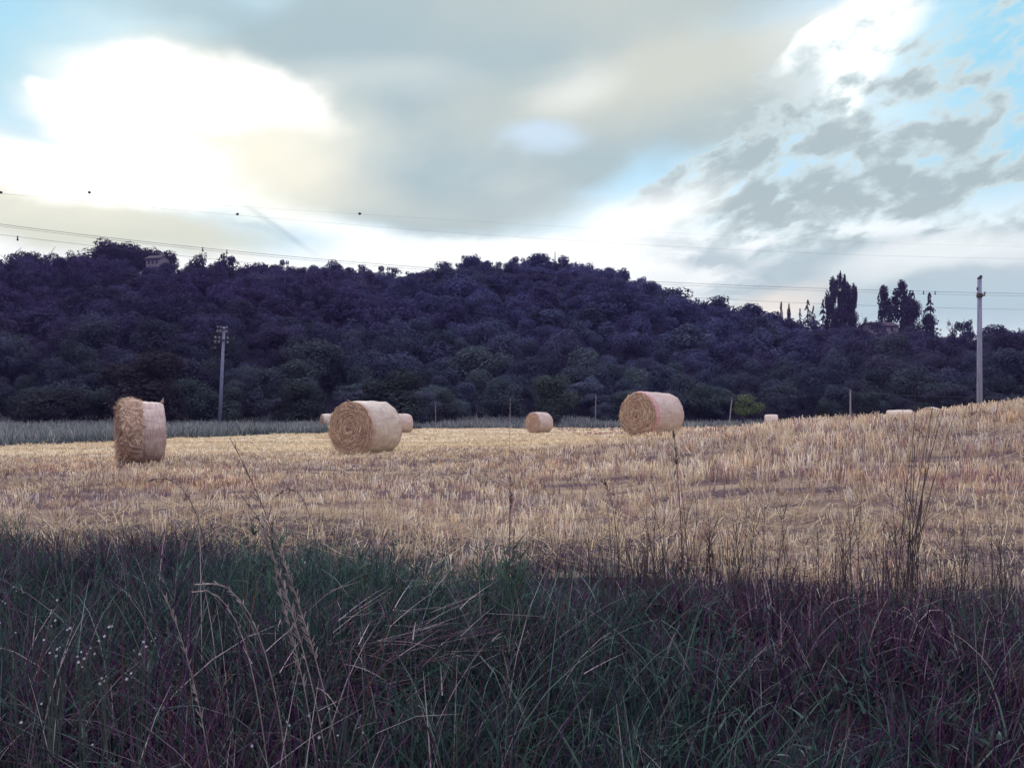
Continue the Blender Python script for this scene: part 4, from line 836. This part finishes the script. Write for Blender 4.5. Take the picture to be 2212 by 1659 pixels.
weed(1042, 4.2, [(1030, 1170), (1048, 1160), (1064, 1190)], 'dark leafy weed left of the green one at the centre', M_stem, 0.0035, 26, 'leafy_weed', 1)
weed(770, 4.3, [(755, 1165), (785, 1180), (800, 1200)], 'low dark leafy weed left of centre', M_stem, 0.0035, 26, 'leafy_weed', 1)
weed(560, 4.4, [(520, 1140), (548, 1120), (590, 1130), (612, 1150)], 'dark leafy weed behind the two long seed heads', M_gstem, 0.0035, 30, 'leafy_weed', 1)
for k in range(15):
    bx_ = 1260 + 64*k + random.uniform(-22, 22)
    weed(bx_, random.uniform(4.3, 4.9), [(bx_ + random.gauss(0, 22), random.uniform(1085, 1185)) for q in range(random.randint(3, 6))], 'thin dry dark weed in the fringe between the verge and the stubble', r=0.0024, twig=4)
def flower_plant(pxs, d, basepx, label):
    bx = (basepx - CX)/F*d; base = np.array([bx, d, float(zt(bx, d))]); e = empty('wildflower', base)
    b = MB(); fl = []
    for px, py in pxs:
        ln = stem_to(px, py, d + random.uniform(-0.08, 0.08), basepx, d, 10, 0.05) - base; b.tube(ln, list(np.linspace(0.0022, 0.0011, 10)), 4); fl.append(ln[-1])
    b.build('stem', M_gstem, e)
    for c in fl:
        b = MB(); r = random.uniform(0.0022, 0.0042); tl = np.array([random.uniform(-0.3, 0.3), -0.9, random.uniform(0.1, 0.8)]); tl /= np.linalg.norm(tl); a = np.cross(tl, (0, 0, 1)); a /= np.linalg.norm(a); q = np.cross(tl, a)
        for k in range(5):
            t = 2*pi*k/5; u = cos(t)*a + sin(t)*q; v = cos(t+0.55)*a + sin(t+0.55)*q; w = cos(t-0.55)*a + sin(t-0.55)*q
            b.add([c, c + v*r*0.8 + tl*0.001, c + u*r*1.3 + tl*0.002, c + w*r*0.8 + tl*0.001], [(0, 1, 2, 3)])
        b.sphere(c + tl*0.0012, r*0.3, 6, 4); b.build('flower', M_petal, e)
    return tag(e, label, 'wildflower', 'small white wildflowers in the verge')
flower_plant([(30, 1268), (36, 1276), (6, 1298), (12, 1303)], 2.9, 40, 'white wildflower nearest the left edge, highest of them all')
flower_plant([(112, 1318), (124, 1296), (110, 1324), (0, 1345)], 2.8, 100, 'white wildflower right of the highest one')
flower_plant([(34, 1366), (112, 1352), (152, 1356), (146, 1360), (120, 1340)], 2.6, 110, 'white wildflower with spread blooms by the left edge')
flower_plant([(108, 1410), (95, 1382), (124, 1402), (122, 1416), (130, 1398), (142, 1408)], 2.5, 120, 'dense white wildflower in the middle of the left patch')
flower_plant([(168, 1418), (176, 1408), (182, 1422), (188, 1412), (170, 1430), (196, 1400), (178, 1440), (205, 1412)], 2.5, 175, 'fullest white wildflower of the left patch')
flower_plant([(236, 1354), (242, 1352), (226, 1374), (214, 1384)], 2.6, 215, 'white wildflower with paired blooms above the fullest one')
flower_plant([(336, 1378), (328, 1384), (316, 1396), (290, 1404), (302, 1412), (310, 1386)], 2.6, 300, 'rightmost white wildflower of the left patch')
flower_plant([(220, 1464), (226, 1470), (216, 1476), (274, 1466), (284, 1454), (230, 1460)], 2.4, 245, 'lowest white wildflower of the left patch')
flower_plant([(90, 1520), (200, 1608), (46, 1560)], 2.2, 110, 'sparse white wildflower below the left patch')
flower_plant([(620, 1558), (626, 1566), (668, 1545), (696, 1560), (690, 1592), (545, 1610)], 2.25, 640, 'white wildflower low in the grass left of centre')
flower_plant([(730, 1588), (784, 1582), (712, 1530), (690, 1640)], 2.25, 730, 'white wildflower low in the grass nearest the centre')

# ================================================================== evening air: thin blue-violet haze over the valley
b = MB(); b.box(-1330, 1330, -1330, 1330, -3, 74)
m = bpy.data.materials.new('haze'); m.use_nodes = True; t = m.node_tree; t.nodes.clear()
pv = t.nodes.new('ShaderNodeVolumePrincipled'); pv.inputs['Color'].default_value = (0.42, 0.38, 1.0, 1); pv.inputs['Density'].default_value = 0.00022; pv.inputs['Anisotropy'].default_value = 0.0
mo = t.nodes.new('ShaderNodeOutputMaterial'); t.links.new(pv.outputs[0], mo.inputs['Volume'])
hz = b.build('haze', m); tag(hz, 'thin blue-violet evening haze over field and hill', 'haze', kind='stuff')
